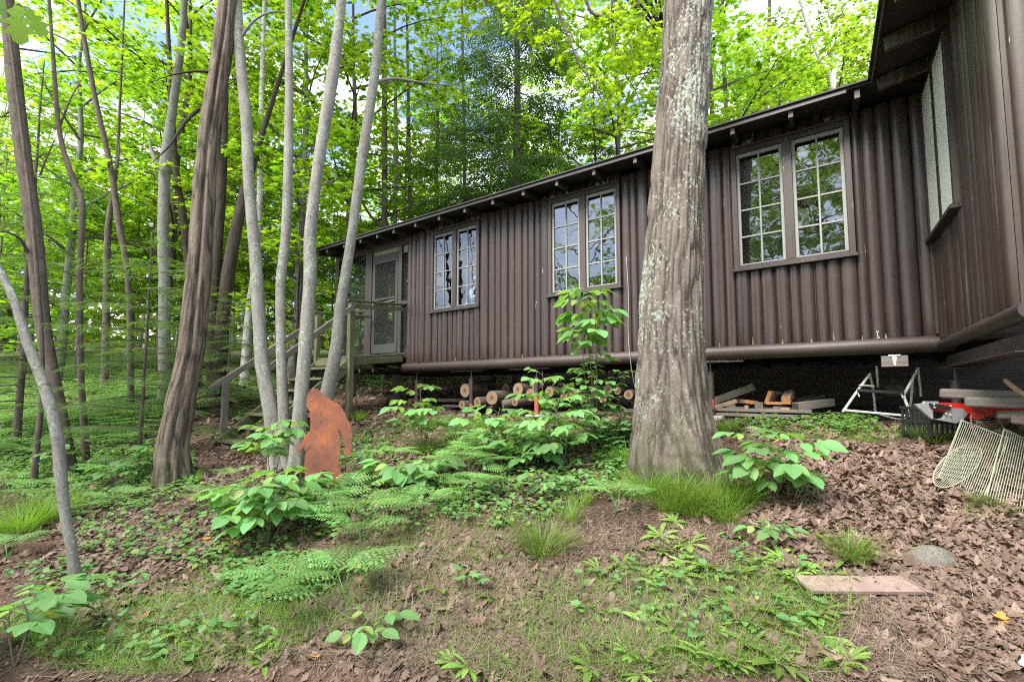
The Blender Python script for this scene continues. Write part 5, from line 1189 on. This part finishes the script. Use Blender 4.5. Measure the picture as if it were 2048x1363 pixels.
FP = [(640, 1215, 2, .85, 'large bracken fern with broad fronds in the left foreground'), (690, 1190, 0, .8, 'fern just behind the large foreground bracken'), (560, 1190, 1, .85, 'fern on the left side of the large foreground bracken'),
      (690, 1050, 0, .95, 'fern covering the feet of the rusty figure'), (770, 1060, 0, .95, 'bright fern right of the rusty figure, in the middle of the patch'), (830, 1030, 1, .95, 'fern at the right end of the patch beside the rusty figure'), (740, 1000, 1, .9, 'fern at the back of the patch beside the rusty figure'),
      (935, 960, 0, .9, 'feathery fern left of centre below the saplings'), (1000, 945, 1, 1.0, 'feathery fern at the centre, beside broad sapling leaves'), (885, 975, 1, .8, 'small fern between the two fern patches'), (785, 925, 1, .75, 'small fern behind the patch, nearest to the porch'),
      (1235, 1020, 0, .72, 'single low fern left of the oak foot grass'), (1135, 905, 1, .85, 'fern under the tall pale-leaved sapling'), (960, 890, 1, .8, 'fern in the shade behind the centre saplings'), (1045, 880, 1, .85, 'fern behind the broad leaves at the centre'),
      (240, 1012, 1, .8, 'flat fern on the leaves left of the dark trunk'), (165, 1030, 1, .75, 'fern beside the slim curved trunk'), (15, 1120, 0, .7, 'dark fern at the left edge'), (330, 905, 1, .8, 'fern at the foot of the dark leaning trunk'), (470, 960, 1, .6, 'tiny fern on the path near the stairs')]
FP += [(x, y, k, sc, lab) for (x, y, k, sc), lab in zip([(725, 1085, 0, .95), (700, 1020, 0, 1.0), (925, 1000, 1, .9), (1010, 985, 1, .95), (960, 930, 0, 1.0), (1075, 935, 1, .95), (860, 940, 1, .95), (420, 1010, 1, .8), (90, 1010, 0, .95), (215, 960, 0, .9), (20, 985, 0, 1.0)],
  ['fern at the lower edge of the fern patch', 'fern right against the legs of the rusty figure', 'fern at the front of the centre group', 'fern by the end of the curved fallen branch', 'fern behind the feathery centre fern', 'fern beneath the low broad-leaved sapling', 'fern left of the centre group, behind the small one', 'lone fern among the leaves below the dark trunk', 'fern under the stout left trunk', 'fern between the left trunks and the dark one', 'fern at the left edge below the firs'])]
for a in FP: put_fern(a[0], a[1], a[2], a[3]*1.1, a[4])

# ------------------------------------------------------------------ broad-leaved saplings and weeds
def compound(rng, L, nl, size, tmpl=T_OVATE, droop=.25):
    """one compound leaf along +X; returns a mesh builder"""
    m = MB(); s = np.linspace(0, 1, 7)[:, None]; q = np.array([1, 0, .25])*L*s-ZZ*droop*L*s*s; tube(m, q, np.linspace(.0022, .001, 7), 4, 0, False)
    p, a, n, z = [], [], [], []
    prs = (nl-1)//2
    for k in range(prs):
        f = .45+.45*k/max(1, prs-1) if prs > 1 else .62
        c = q[0]+np.array([1, 0, .25])*L*f-ZZ*droop*L*f*f
        for sd in (-1, 1): p.append(c); a.append((.55, sd*.85, -.38+rng.normal(0, .22))); n.append((rng.normal(0, .3)+.35, rng.normal(0, .3)+sd*.3, 1)); z.append(size*(.72+.28*k/max(1, prs-1))*rng.uniform(.9, 1.1))
    p.append(q[-1]); a.append((1, 0, -.5)); n.append((rng.normal(.4, .2), rng.normal(0, .2), 1)); z.append(size*1.15)
    place(m, tmpl, np.array(p), np.array(a), np.array(n), np.array(z)); return m
def leaf_set(seed, n, L, nl, size, tmpl=T_OVATE, mat='sapling'):
    rng = np.random.default_rng(seed); return [compound(rng, L*rng.uniform(.85, 1.15), nl, size, tmpl).mesh('leaf', M[mat]) for _ in range(n)]
LS = {'five': leaf_set(1, 4, .19, 5, .125), 'seven': leaf_set(2, 4, .25, 7, .11), 'small': leaf_set(3, 4, .10, 3, .075), 'maple': []}
for k in range(3):
    m = MB(); rng = np.random.default_rng(40+k); tube(m, [(0, 0, 0), (.05, 0, .015)], .0015, 4, 0, False); place(m, T_MAPLE, [(.05, 0, .012)], [(1, 0, -.2)], [(rng.normal(0, .1), rng.normal(0, .1), 1)], .10); LS['maple'].append(m.mesh('leaf', M['sapling']))
def sapling(base, tops, lab, kind='five', n=10, sc=1.0, group='leafy saplings in front of the cabin', zlo=.35, stem=.006, name='sapling', mat='twig', elev=(.05, .45), smat=None):
    """tops: stem tips as (px, py) at the depth of the base"""
    b = G(*base); o = thing(name, b, lab, 'sapling', group); d = b[1]
    for ti, tp in enumerate(tops):
        t = P(tp[0], tp[1], d+(tp[2] if len(tp) > 2 else 0)); mid = (b+t)/2+np.array([PRN.normal(0, .02), PRN.normal(0, .02), .03])
        q = smooth_path([b-ZZ*.01, mid, t], 14); m = MB(); tube(m, q, np.linspace(stem, stem*.35, 14), 6); m.build('stem', M[mat], o)
        for k in range(n):
            f = zlo+(1-zlo)*(k+.5)/n; i = min(12, int(f*13)); p = q[i]; az = k*2.4+ti+PRN.uniform(-.4, .4)
            me = LS[kind][PRN.integers(len(LS[kind]))]
            inst('leaf', me, o, p-b, rot=(PRN.normal(0, .12), -PRN.uniform(*elev), az), sc=1.12*sc*PRN.uniform(.8, 1.15)*(1-.25*abs(f-.6)))
    return o
sapling((1192, 905), [(1165, 566), (1190, 610), (1170, 640)], 'tall sapling with pale sunlit leaves before the middle window', 'five', 9, 1.15, zlo=.80, stem=.007, elev=(-.05, .2))
sapling((1186, 908), [(1165, 690), (1195, 685), (1240, 740), (1215, 760), (1175, 730)], 'darker sapling with small leaves among the tall pale one', 'small', 16, 1.15, zlo=.40, stem=.004)
sapling((1100, 905), [(1085, 742), (1128, 765), (1160, 800)], 'bushy broad-leaved sapling at the centre before the woodpile', 'seven', 10, .9, zlo=.35)
sapling((1065, 935), [(1035, 850), (1095, 880), (1060, 900)], 'low broad-leaved sapling below the bushy centre one', 'five', 11, 1.0, zlo=.25)
sapling((845, 905), [(840, 765), (815, 800), (870, 815)], 'sapling with drooping leaves before the left end of the woodpile', 'five', 7, 1.0, zlo=.4)
sapling((915, 885), [(905, 835), (930, 842)], 'small pale sapling left of the centre before the jack post', 'small', 8, 1.0, zlo=.3)
sapling((1540, 1008), [(1500, 860), (1540, 870), (1580, 880), (1520, 920), (1590, 940)], 'leafy sapling with large leaflets right of the oak foot', 'five', 6, 1.0, zlo=.45, stem=.005)
sapling((1585, 1005), [(1600, 945), (1620, 960)], 'low darker leafy plant at the right of the large-leaved sapling', 'maple', 8, .9, zlo=.3)
sapling((535, 1092), [(500, 965), (560, 960), (470, 990), (590, 1000), (530, 1010)], 'wide leafy sapling left of the ferns and rusty figure', 'five', 7, 1.0, zlo=.45, stem=.004)
sapling((620, 1040), [(600, 950), (650, 960), (560, 940)], 'leafy sapling hiding the foot of the grey clump', 'five', 7, .95, zlo=.4)
sapling((545, 975), [(550, 850), (520, 880), (590, 845)], 'pale-leaved sapling standing before the grey clump', 'five', 6, 1.05, zlo=.6)
sapling((810, 985), [(790, 935), (850, 925), (820, 950), (870, 940)], 'sapling with round glossy leaves among the ferns', 'five', 6, 1.15, zlo=.5)
sapling((1220, 905), [(1200, 850), (1240, 845), (1180, 870), (1225, 880), (1160, 850)], 'maple seedling cluster at the left of the oak trunk', 'maple', 13, 1.05, zlo=.3)
sapling((1255, 880), [(1240, 820), (1262, 830)], 'small-leaved seedling just left of the oak trunk', 'small', 8, 1.0, zlo=.3)
sapling((1090, 1000), [(1070, 945), (1110, 955)], 'low dark seedling near the curved fallen branch', 'small', 8, 1.1, zlo=.3)
sapling((1130, 935), [(1110, 800), (1150, 820), (1085, 830)], 'leafy sapling between the bushy centre one and the maple seedlings', 'seven', 9, .9, zlo=.3)
sapling((985, 925), [(960, 825), (1000, 815), (1020, 850)], 'leafy low sapling left of the bushy centre one', 'five', 8, .95, zlo=.3)
sapling((480, 1060), [(450, 985), (490, 970), (510, 1000)], 'leafy sapling at the far left of the wide leafy one', 'five', 8, .95, zlo=.35)
sapling((690, 960), [(690, 880), (720, 900)], 'small leafy sapling right behind the rusty figure', 'small', 10, 1.0, zlo=.3)
sapling((120, 960), [(110, 890), (140, 880), (90, 900)], 'dark leafy seedling under the stout left trunk', 'five', 7, .9, zlo=.3)
sapling((30, 1330), [(20, 1215), (45, 1200), (5, 1240)], 'bright large-leaved seedling at the bottom left corner', 'five', 4, 1.1, zlo=.55)
sapling((300, 955), [(290, 880), (320, 890), (270, 900)], 'dark leafy seedling left of the dark trunk foot', 'five', 6, .9, zlo=.3)
sapling((225, 985), [(215, 925), (245, 930)], 'leafy seedling between the left trunks and the dark trunk', 'five', 6, .85, zlo=.3)
sapling((745, 1290), [(735, 1240), (725, 1275)], 'two-leaved lime seedling in the bottom foreground', 'small', 3, 1.1, zlo=.6)
sapling((935, 1180), [(930, 1145), (950, 1160)], 'tiny lime maple seedling in the middle foreground', 'maple', 3, .8, zlo=.5)
sapling((1545, 1085), [(1525, 1055), (1550, 1060)], 'small pale seedling below the oak grass', 'small', 4, .9, zlo=.4)

# grass tufts as things
def tuft(seed, n, L, spread, w=.0034):
    rng = np.random.default_rng(seed); m = MB(); r = spread*np.sqrt(rng.random(n))*.55; a = rng.uniform(0, 6.28, n); p = np.c_[np.cos(a)*r, np.sin(a)*r, np.zeros(n)]
    ax = np.c_[np.cos(a)*rng.uniform(.15, .9, n)*(r/spread+.35), np.sin(a)*rng.uniform(.15, .9, n)*(r/spread+.35), np.ones(n)]
    ax = ax+np.array([-.10, -.22, 0])*rng.uniform(.2, 1.6, n)[:, None]+rng.normal(0, .16, (n, 3)); l = L*rng.uniform(.35, 1.2, n); place(m, T_BLADE, p, ax, np.c_[np.cos(a)*-1, np.sin(a)*-1, np.full(n, .6)], l, 0, w/l, bend=rng.uniform(.2, .75, n)); return m.mesh('tuft', M['grass'])
TF = [tuft(1, 330, .25, .22, .0048), tuft(2, 200, .19, .16, .004), tuft(3, 420, .30, .32, .0055), tuft(4, 160, .13, .12)]
TP = [(1085, 1105, 0, 1.0, 'round bright grass tuft alone in the middle foreground'), (1300, 985, 2, .75, 'grass tuft at the left of the oak foot'), (1360, 1000, 2, .85, 'grass tuft right in front of the oak foot'), (1425, 1010, 2, .95, 'long grass tuft at the right front of the oak foot'), (1480, 1005, 0, .95, 'grass tuft below the large-leaved sapling'), (1335, 1020, 0, .7, 'short grass tuft in front of the oak grass'), (1390, 1030, 0, .8, 'grass tuft at the lower edge of the oak grass'), (1450, 1040, 0, .85, 'grass tuft hanging over the bare soil below the oak'),
      (1160, 1010, 1, .9, 'thin dry-looking tuft left of the low fern'), (1140, 1040, 1, .8, 'thin tuft behind the round bright one'), (1700, 1118, 0, .75, 'grass tuft above the faded plank'), (1430, 868, 2, .7, 'grass tuft behind the oak on the right'), (1465, 862, 1, .8, 'small tuft by the jack post footing'), (1255, 925, 2, .7, 'grass tuft at the left side of the oak root'), (1845, 878, 1, .8, 'grass tuft on the mossy strip'), (1870, 884, 1, .8, 'grass tuft at the right end of the mossy strip'), (1955, 1010, 1, .6, 'pale tuft under the wire racks'),
      (505, 905, 2, .8, 'grass tuft by the foot of the stairs'), (90, 1035, 2, .95, 'grass tuft under the left trunks'), (40, 1060, 2, .9, 'grass tuft at the left edge'), (150, 1010, 0, .9, 'grass tuft between the left trunks'), (385, 965, 1, .9, 'thin grass at the right of the dark trunk foot'), (890, 850, 2, .6, 'grass tuft below the woodpile, left'), (960, 858, 2, .6, 'grass tuft below the jack post'), (850, 905, 0, .8, 'grass tuft in front of the drooping sapling'), (920, 900, 0, .8, 'grass tuft between the centre ferns'), (715, 840, 1, 1.0, 'grass tuft at the landing post')]
for px, py, k, sc, lab in TP:
    g = G(px, py); o = bpy.data.objects.new('grass_tuft', TF[k]); COL.objects.link(o); o.location = g; o.rotation_euler = (0, 0, PRN.uniform(0, 6)); o.scale = (sc,)*3; tag(o, lab, 'grass tuft', 'grass tufts')

# rosette weeds in the right foreground
def rosette(seed, n, L):
    rng = np.random.default_rng(seed); m = MB(); a = np.arange(n)*2.4; e = rng.uniform(.15, .8, n)
    place(m, T_LANCE, np.zeros((n, 3)), np.c_[np.cos(a), np.sin(a), e], np.c_[-np.cos(a)*e, -np.sin(a)*e, np.ones(n)], L*rng.uniform(.6, 1.15, n), 0, rng.uniform(.85, 1.3, n), bend=rng.uniform(.1, .5, n)); return m.mesh('rosette', M['weed'])
RS = [rosette(1, 13, .13), rosette(2, 17, .11), rosette(3, 10, .15)]
RP = [(1245, 1135), (1290, 1250), (1190, 1230), (1340, 1100), (1385, 1120), (1430, 1150), (1480, 1210), (1500, 1290), (1560, 1190), (1590, 1150), (1540, 1250), (1600, 1235), (1640, 1225), (1620, 1140), (1660, 1150), (1700, 1160), (1260, 1310), (1280, 1350), (1450, 1330), (1350, 1045), (1210, 1190), (1170, 1215), (1420, 1210), (1520, 1120), (1600, 1270), (1480, 1150), (1380, 1090), (1560, 1310), (690, 1290), (880, 1180)]
RP += [(x, y) for x, y in zip(PRN.uniform(1180, 1700, 48), PRN.uniform(1060, 1345, 48)) if not (1590 < x < 1860 and 1150 < y < 1200)] + list(zip(PRN.uniform(330, 1000, 16), PRN.uniform(1110, 1340, 16)))
for k, (px, py) in enumerate(RP):
    g = G(px, py); o = bpy.data.objects.new('rosette_weed', RS[k % 3]); COL.objects.link(o); o.location = g+ZZ*.004; o.rotation_euler = (-.2, -.1, PRN.uniform(0, 6)); sc = PRN.uniform(.5, 1.0); o.scale = (sc,)*3
    tag(o, 'green rosette of narrow leaves on the bare ground near the plank' if px > 1150 else 'green rosette of narrow leaves in the left foreground', 'weed', 'rosette weeds in the foreground' if px > 1150 else 'rosette weeds, left foreground')

# ------------------------------------------------------------------ uncountable ground growth and litter
SC = np.random.default_rng(123)
def spots(*L):
    out = []
    for cx, cy, rx, ry, n in L:
        a = SC.uniform(0, 6.2832, n); r = np.sqrt(SC.random(n)); out.append(np.c_[cx+rx*r*np.cos(a), cy+ry*r*np.sin(a)])
    q = np.concatenate(out); return Gv(q[:, 0], q[:, 1])
def boxpts(x0, y0, x1, y1, n, dens=None):
    q = np.c_[SC.uniform(x0, x1, n), SC.uniform(y0, y1, n)]; p = np.c_[q, H(q[:, 0], q[:, 1])]
    return p
def outside_cabin(p, o0=.02):
    r = p-C0; u, o = r@UU, r@NN; return ~((u > -1.5) & (u < 7.2) & (o < o0))
# dead leaves: three sheets of random fall, thinned by patches
def litter(p, s0, s1, lift, mb, mat=0, tm=T_OAK):
    n = len(p); a = SC.uniform(0, 6.28, n); sl = np.c_[np.full(n, -.12), np.full(n, -.2), np.ones(n)]
    place(mb, tm, p+ZZ*(lift*SC.random(n)[:, None]+.004), np.c_[np.cos(a), np.sin(a), .12*np.cos(a)+.2*np.sin(a)+SC.normal(0, .13, n)], sl+SC.normal(0, .24, (n, 3)), SC.uniform(s0, s1, n), mat, SC.uniform(.8, 1.25, n), bend=SC.normal(0, .35, n))
def curl(t, s=.16, seed=0):
    V, F = t; V = V.copy(); V[:, 2] += s*np.sin(V[:, 1]*5+seed)*.5+1.6*s*V[:, 0]**2*(1 if seed % 2 else -1)*4; return V, F
m = MB()
p = boxpts(-5, 1.2, 4.2, 8.5, 17000); p = p[outside_cabin(p)]
k = vn2(p[:, 0], p[:, 1], .9, 3.3)*.6+vn2(p[:, 0], p[:, 1], 2.6, 8.0)*.4
wr = np.clip((p[:, 0]-.6)/1.2, 0, 1)*np.clip((p[:, 1]-2.1)/.5, 0, 1)
p = p[SC.random(len(p)) < np.clip((k-.40)*3.2+wr*.9, .05, 1)]
i = SC.integers(0, 4, len(p))
for j, t in enumerate((curl(T_OAK, .14, 0), curl(T_OAK, .2, 1), curl(T_MAPLE, .14, 2), curl(T_MAPLE, .2, 3))): litter(p[i == j], .045, .10, .012, m, 0, t)
p = spots((1700, 1010, 190, 110, 6000), (1840, 1010, 190, 110, 5000), (1650, 930, 130, 45, 2200), (1930, 1180, 140, 150, 3000), (1000, 960, 250, 70, 900), (330, 1110, 230, 90, 1300), (240, 1190, 160, 60, 400), (470, 930, 110, 70, 700), (840, 990, 160, 60, 450), (950, 1180, 260, 90, 700), (560, 1280, 300, 60, 500), (620, 1320, 300, 40, 150))
i = SC.integers(0, 4, len(p))
for j, t in enumerate((curl(T_OAK, .14, 0), curl(T_OAK, .22, 1), curl(T_MAPLE, .14, 2), curl(T_DIAM, .2, 3))): litter(p[i == j], .03, .075, .022, m, 0, t)
p = boxpts(-14, 0, -4.5, 9, 4500); litter(p, .06, .12, .01, m)
p = boxpts(-14, 7, 7, 15, 9000); p = p[outside_cabin(p, -4.6)]; litter(p, .08, .16, .01, m)
p = spots((640, 1330, 12, 8, 2), (1910, 1290, 8, 8, 1), (430, 1010, 60, 25, 6), (480, 1085, 70, 20, 6), (1990, 1250, 15, 12, 3), (310, 1250, 90, 30, 4), (900, 1120, 200, 50, 4)); litter(p, .05, .09, .02, m, 1)
p = np.concatenate([boxpts(-4, 1.2, 4, 6, 26000), spots((1100, 1220, 500, 140, 5000), (1850, 1150, 200, 180, 5000))]); p = p[outside_cabin(p)]; litter(p, .008, .03, .012, m, 0, T_DIAM)
p = spots((960, 1230, 420, 120, 70), (300, 1200, 280, 120, 60), (1700, 1280, 300, 70, 60), (1700, 1050, 200, 100, 120)); i = SC.integers(0, 2, len(p))
for j, t in enumerate((curl(T_OAK, .2, 1), curl(T_MAPLE, .16, 2))): litter(p[i == j], .075, .115, .012, m, 0, t)
tag(m.build('leaf_litter', [M['litter'], M['orange']]), 'brown fallen oak and maple leaves strewn over the soil', 'leaf litter', kind='stuff')
# small fallen twigs
m = MB(); p = spots((1024, 1200, 950, 150, 240), (1750, 1000, 260, 110, 110), (400, 1050, 350, 90, 110), (900, 1010, 300, 60, 60))
for g in p:
    a = SC.uniform(0, 6.28); L = SC.uniform(.06, .34)*SC.uniform(.4, 1); d1 = np.array([math.cos(a), math.sin(a), .12*math.cos(a)+.21*math.sin(a)]); b = np.array([-d1[1], d1[0], 0])*SC.normal(0, .12)
    t = np.linspace(-.5, .5, 5)[:, None]; q = g+ZZ*SC.uniform(.006, .025)+d1*L*t+b*L*(t*t*2)+SC.normal(0, .003, (5, 3)); tube(m, q, np.linspace(SC.uniform(.0015, .0042), .001, 5), 5)
tag(m.build('twig_litter', M['twig']), 'small dead twigs scattered over the leaves and soil', 'twigs', kind='stuff')
# living grass, thin and patchy
m = MB()
def blades(p, L, w, mat, mb, lean=.6, up=1.0):
    n = len(p); a = SC.uniform(0, 6.28, n); l = L*SC.uniform(.45, 1.2, n)
    place(mb, T_BLADE, p, np.c_[np.cos(a)*lean*SC.random(n), np.sin(a)*lean*SC.random(n), np.full(n, up)], np.c_[-np.cos(a), -np.sin(a), np.full(n, .5)], l, mat, w/l, bend=SC.uniform(.0, .6, n))
p = spots((330, 1270, 330, 80, 6500), (620, 1230, 160, 70, 1500), (1350, 1240, 330, 110, 5200), (1350, 990, 120, 30, 1500), (1560, 1200, 160, 70, 900), (1250, 1330, 400, 40, 1500), (850, 1150, 160, 60, 500), (950, 1080, 180, 60, 900), (900, 1200, 250, 100, 1800), (480, 1200, 200, 70, 1200), (60, 1010, 110, 50, 1800), (180, 930, 120, 50, 1200), (900, 880, 150, 40, 2200), (1000, 850, 200, 22, 1500), (1250, 960, 70, 45, 1200), (1700, 875, 130, 18, 900), (470, 1150, 90, 40, 500), (1980, 1030, 60, 20, 250), (640, 1090, 200, 50, 500))
blades(p, .115, .0025, 0, m, 1.3, .55)
tag(m.build('grass', M['grass']), 'thin patchy green grass scattered over the soil', 'grass', kind='stuff')
m = MB(); p = spots((1050, 1200, 500, 150, 12000), (980, 1120, 330, 90, 5000), (1380, 1060, 200, 50, 2000), (700, 1250, 350, 100, 5500), (1500, 1280, 450, 80, 5000), (800, 1080, 200, 70, 1500), (1850, 1230, 180, 100, 1800), (250, 1290, 250, 70, 1800))
p = np.r_[p, spots((1100, 1230, 450, 120, 5000))]; n = len(p); a = SC.uniform(0, 6.28, n); l = SC.uniform(.05, .18, n)
place(m, T_BLADE, p+ZZ*(SC.random(n)*.012+.004)[:, None], np.c_[np.cos(a), np.sin(a), .12*np.cos(a)+.2*np.sin(a)+SC.normal(.03, .12, n)], np.c_[SC.normal(0, .3, n), SC.normal(0, .3, n), np.ones(n)], l, 0, .0022/l, bend=SC.normal(0, .3, n))
tag(m.build('dry_grass', M['straw']), 'matted dry grass and needles over the bare soil', 'dry grass', kind='stuff')
# low green ground cover
m = MB()
p = spots((110, 900, 190, 75, 2200), (120, 790, 240, 70, 3000), (300, 760, 200, 40, 1200), (520, 800, 80, 50, 500), (330, 930, 60, 50, 420), (530, 800, 90, 60, 500), (900, 990, 110, 30, 220), (1120, 960, 120, 40, 280), (1230, 900, 50, 40, 350), (1600, 845, 130, 22, 260), (1700, 860, 60, 14, 120), (370, 1050, 250, 80, 420), (560, 1170, 120, 60, 300), (200, 960, 200, 60, 900), (760, 1010, 180, 90, 260), (1000, 1030, 130, 40, 140), (1000, 900, 160, 35, 300), (720, 900, 60, 40, 200), (150, 1160, 140, 40, 70), (1400, 1200, 260, 100, 70), (300, 1290, 250, 50, 60))
n = len(p); a = SC.uniform(0, 6.28, n)
for j in range(3):
    b = a+j*2.1+SC.normal(0, .3, n); place(m, T_OVATE, p+ZZ*(.02+.07*SC.random(n))[:, None], np.c_[np.cos(b), np.sin(b), SC.normal(.05, .25, n)], updir(SC, n, .3), SC.uniform(.022, .058, n), 0, SC.uniform(1, 1.5, n))
tag(m.build('ground_cover', M['sapling']), 'low green leafy ground cover between the plants', 'ground cover', kind='stuff')
# fern bed on the slope at the left
m = MB(); p = spots((150, 800, 260, 70, 420), (60, 740, 200, 35, 200), (90, 880, 150, 40, 80), (500, 770, 90, 40, 70), (780, 765, 60, 14, 40), (230, 850, 120, 40, 60)); FRR = np.random.default_rng(4)
protoF = []
for k in range(5):
    q = MB(); frond(FRR, q, .55, .16, .6, FRR.uniform(.5, .9), 0, det=3, np_=10); protoF.append((np.concatenate(q.v), q.f))
for k, g in enumerate(p):
    for j in range(2):
        V, Fs = protoF[FRR.integers(5)]; a = FRR.uniform(0, 6.28); s = FRR.uniform(.7, 1.15); c_, s_ = math.cos(a)*s, math.sin(a)*s
        V2 = np.c_[V[:, 0]*c_-V[:, 1]*s_, V[:, 0]*s_+V[:, 1]*c_, V[:, 2]*s]+g; base = m.n; m.v.append(V2); m.bc.append(V2); m.n += len(V2)
        for f, mt, sm in Fs: m.f.append((f+base, mt, sm))
tag(m.build('fern_bed', M['fern']), 'bed of pale green ferns covering the slope at the left', 'ferns', kind='stuff')
# ------------------------------------------------------------------ light, sky, camera
SUN_EL, SUN_AZ = rad(52), rad(-140)      # azimuth from +Y towards +X
w = bpy.data.worlds.new('World'); scene.world = w; w.use_nodes = True
nt = w.node_tree; nt.nodes.clear(); out = nt.nodes.new('ShaderNodeOutputWorld'); bg = nt.nodes.new('ShaderNodeBackground'); sky = nt.nodes.new('ShaderNodeTexSky')
sky.sky_type = 'NISHITA'; sky.sun_disc = False; sky.sun_elevation = SUN_EL; sky.sun_rotation = SUN_AZ; sky.air_density = 1.0; sky.dust_density = 1.5; sky.ozone_density = 1.5
tc = nt.nodes.new('ShaderNodeTexCoord'); mp = nt.nodes.new('ShaderNodeMapping'); nt.links.new(tc.outputs['Generated'], mp.inputs[0]); mp.inputs['Scale'].default_value = (1.6, 1.6, 3.2)
cn = nt.nodes.new('ShaderNodeTexNoise'); nt.links.new(mp.outputs[0], cn.inputs['Vector']); cn.inputs['Scale'].default_value = 2.2; cn.inputs['Detail'].default_value = 6; cn.inputs['Roughness'].default_value = .6
cr = nt.nodes.new('ShaderNodeValToRGB'); nt.links.new(cn.outputs['Fac'], cr.inputs[0]); cr.color_ramp.elements[0].position = .44; cr.color_ramp.elements[1].position = .62
mx = nt.nodes.new('ShaderNodeMix'); mx.data_type = 'RGBA'; nt.links.new(cr.outputs[0], mx.inputs[0]); nt.links.new(sky.outputs[0], mx.inputs[6]); mx.inputs[7].default_value = (9, 9.4, 10.2, 1)
nt.links.new(mx.outputs[2], bg.inputs[0]); bg.inputs[1].default_value = .135; nt.links.new(bg.outputs[0], out.inputs[0])
ld = bpy.data.lights.new('sun', 'SUN'); ld.energy = 3.8; ld.angle = rad(38); ld.color = (1.0, .955, .89)
lo = bpy.data.objects.new('sun', ld); COL.objects.link(lo)
sv = Vector((math.sin(SUN_AZ)*math.cos(SUN_EL), math.cos(SUN_AZ)*math.cos(SUN_EL), math.sin(SUN_EL)))
lo.rotation_euler = sv.to_track_quat('Z', 'Y').to_euler(); lo.location = (0, 0, 30)
cd = bpy.data.cameras.new('camera'); cd.sensor_width = 36; cd.lens = 36*FPX/2048; cd.shift_y = (PPY-681.5)/2048; cd.clip_end = 500; cd.clip_start = .05
co = bpy.data.objects.new('camera', cd); COL.objects.link(co); co.location = tuple(CAM); co.rotation_euler = (pi/2+PITCH, 0, 0); scene.camera = co
scene.view_settings.view_transform = 'Standard'; scene.view_settings.look = 'None'; scene.view_settings.exposure = 1.75; scene.view_settings.gamma = 1.0
cy = scene.cycles; cy.max_bounces = 12; cy.diffuse_bounces = 8; cy.transmission_bounces = 10; cy.transparent_max_bounces = 12; cy.glossy_bounces = 3
cy.use_denoising = False; cy.use_adaptive_sampling = False; cy.filter_width = 1.15; cy.sample_clamp_indirect = 4; cy.caustics_reflective = False; cy.caustics_refractive = False
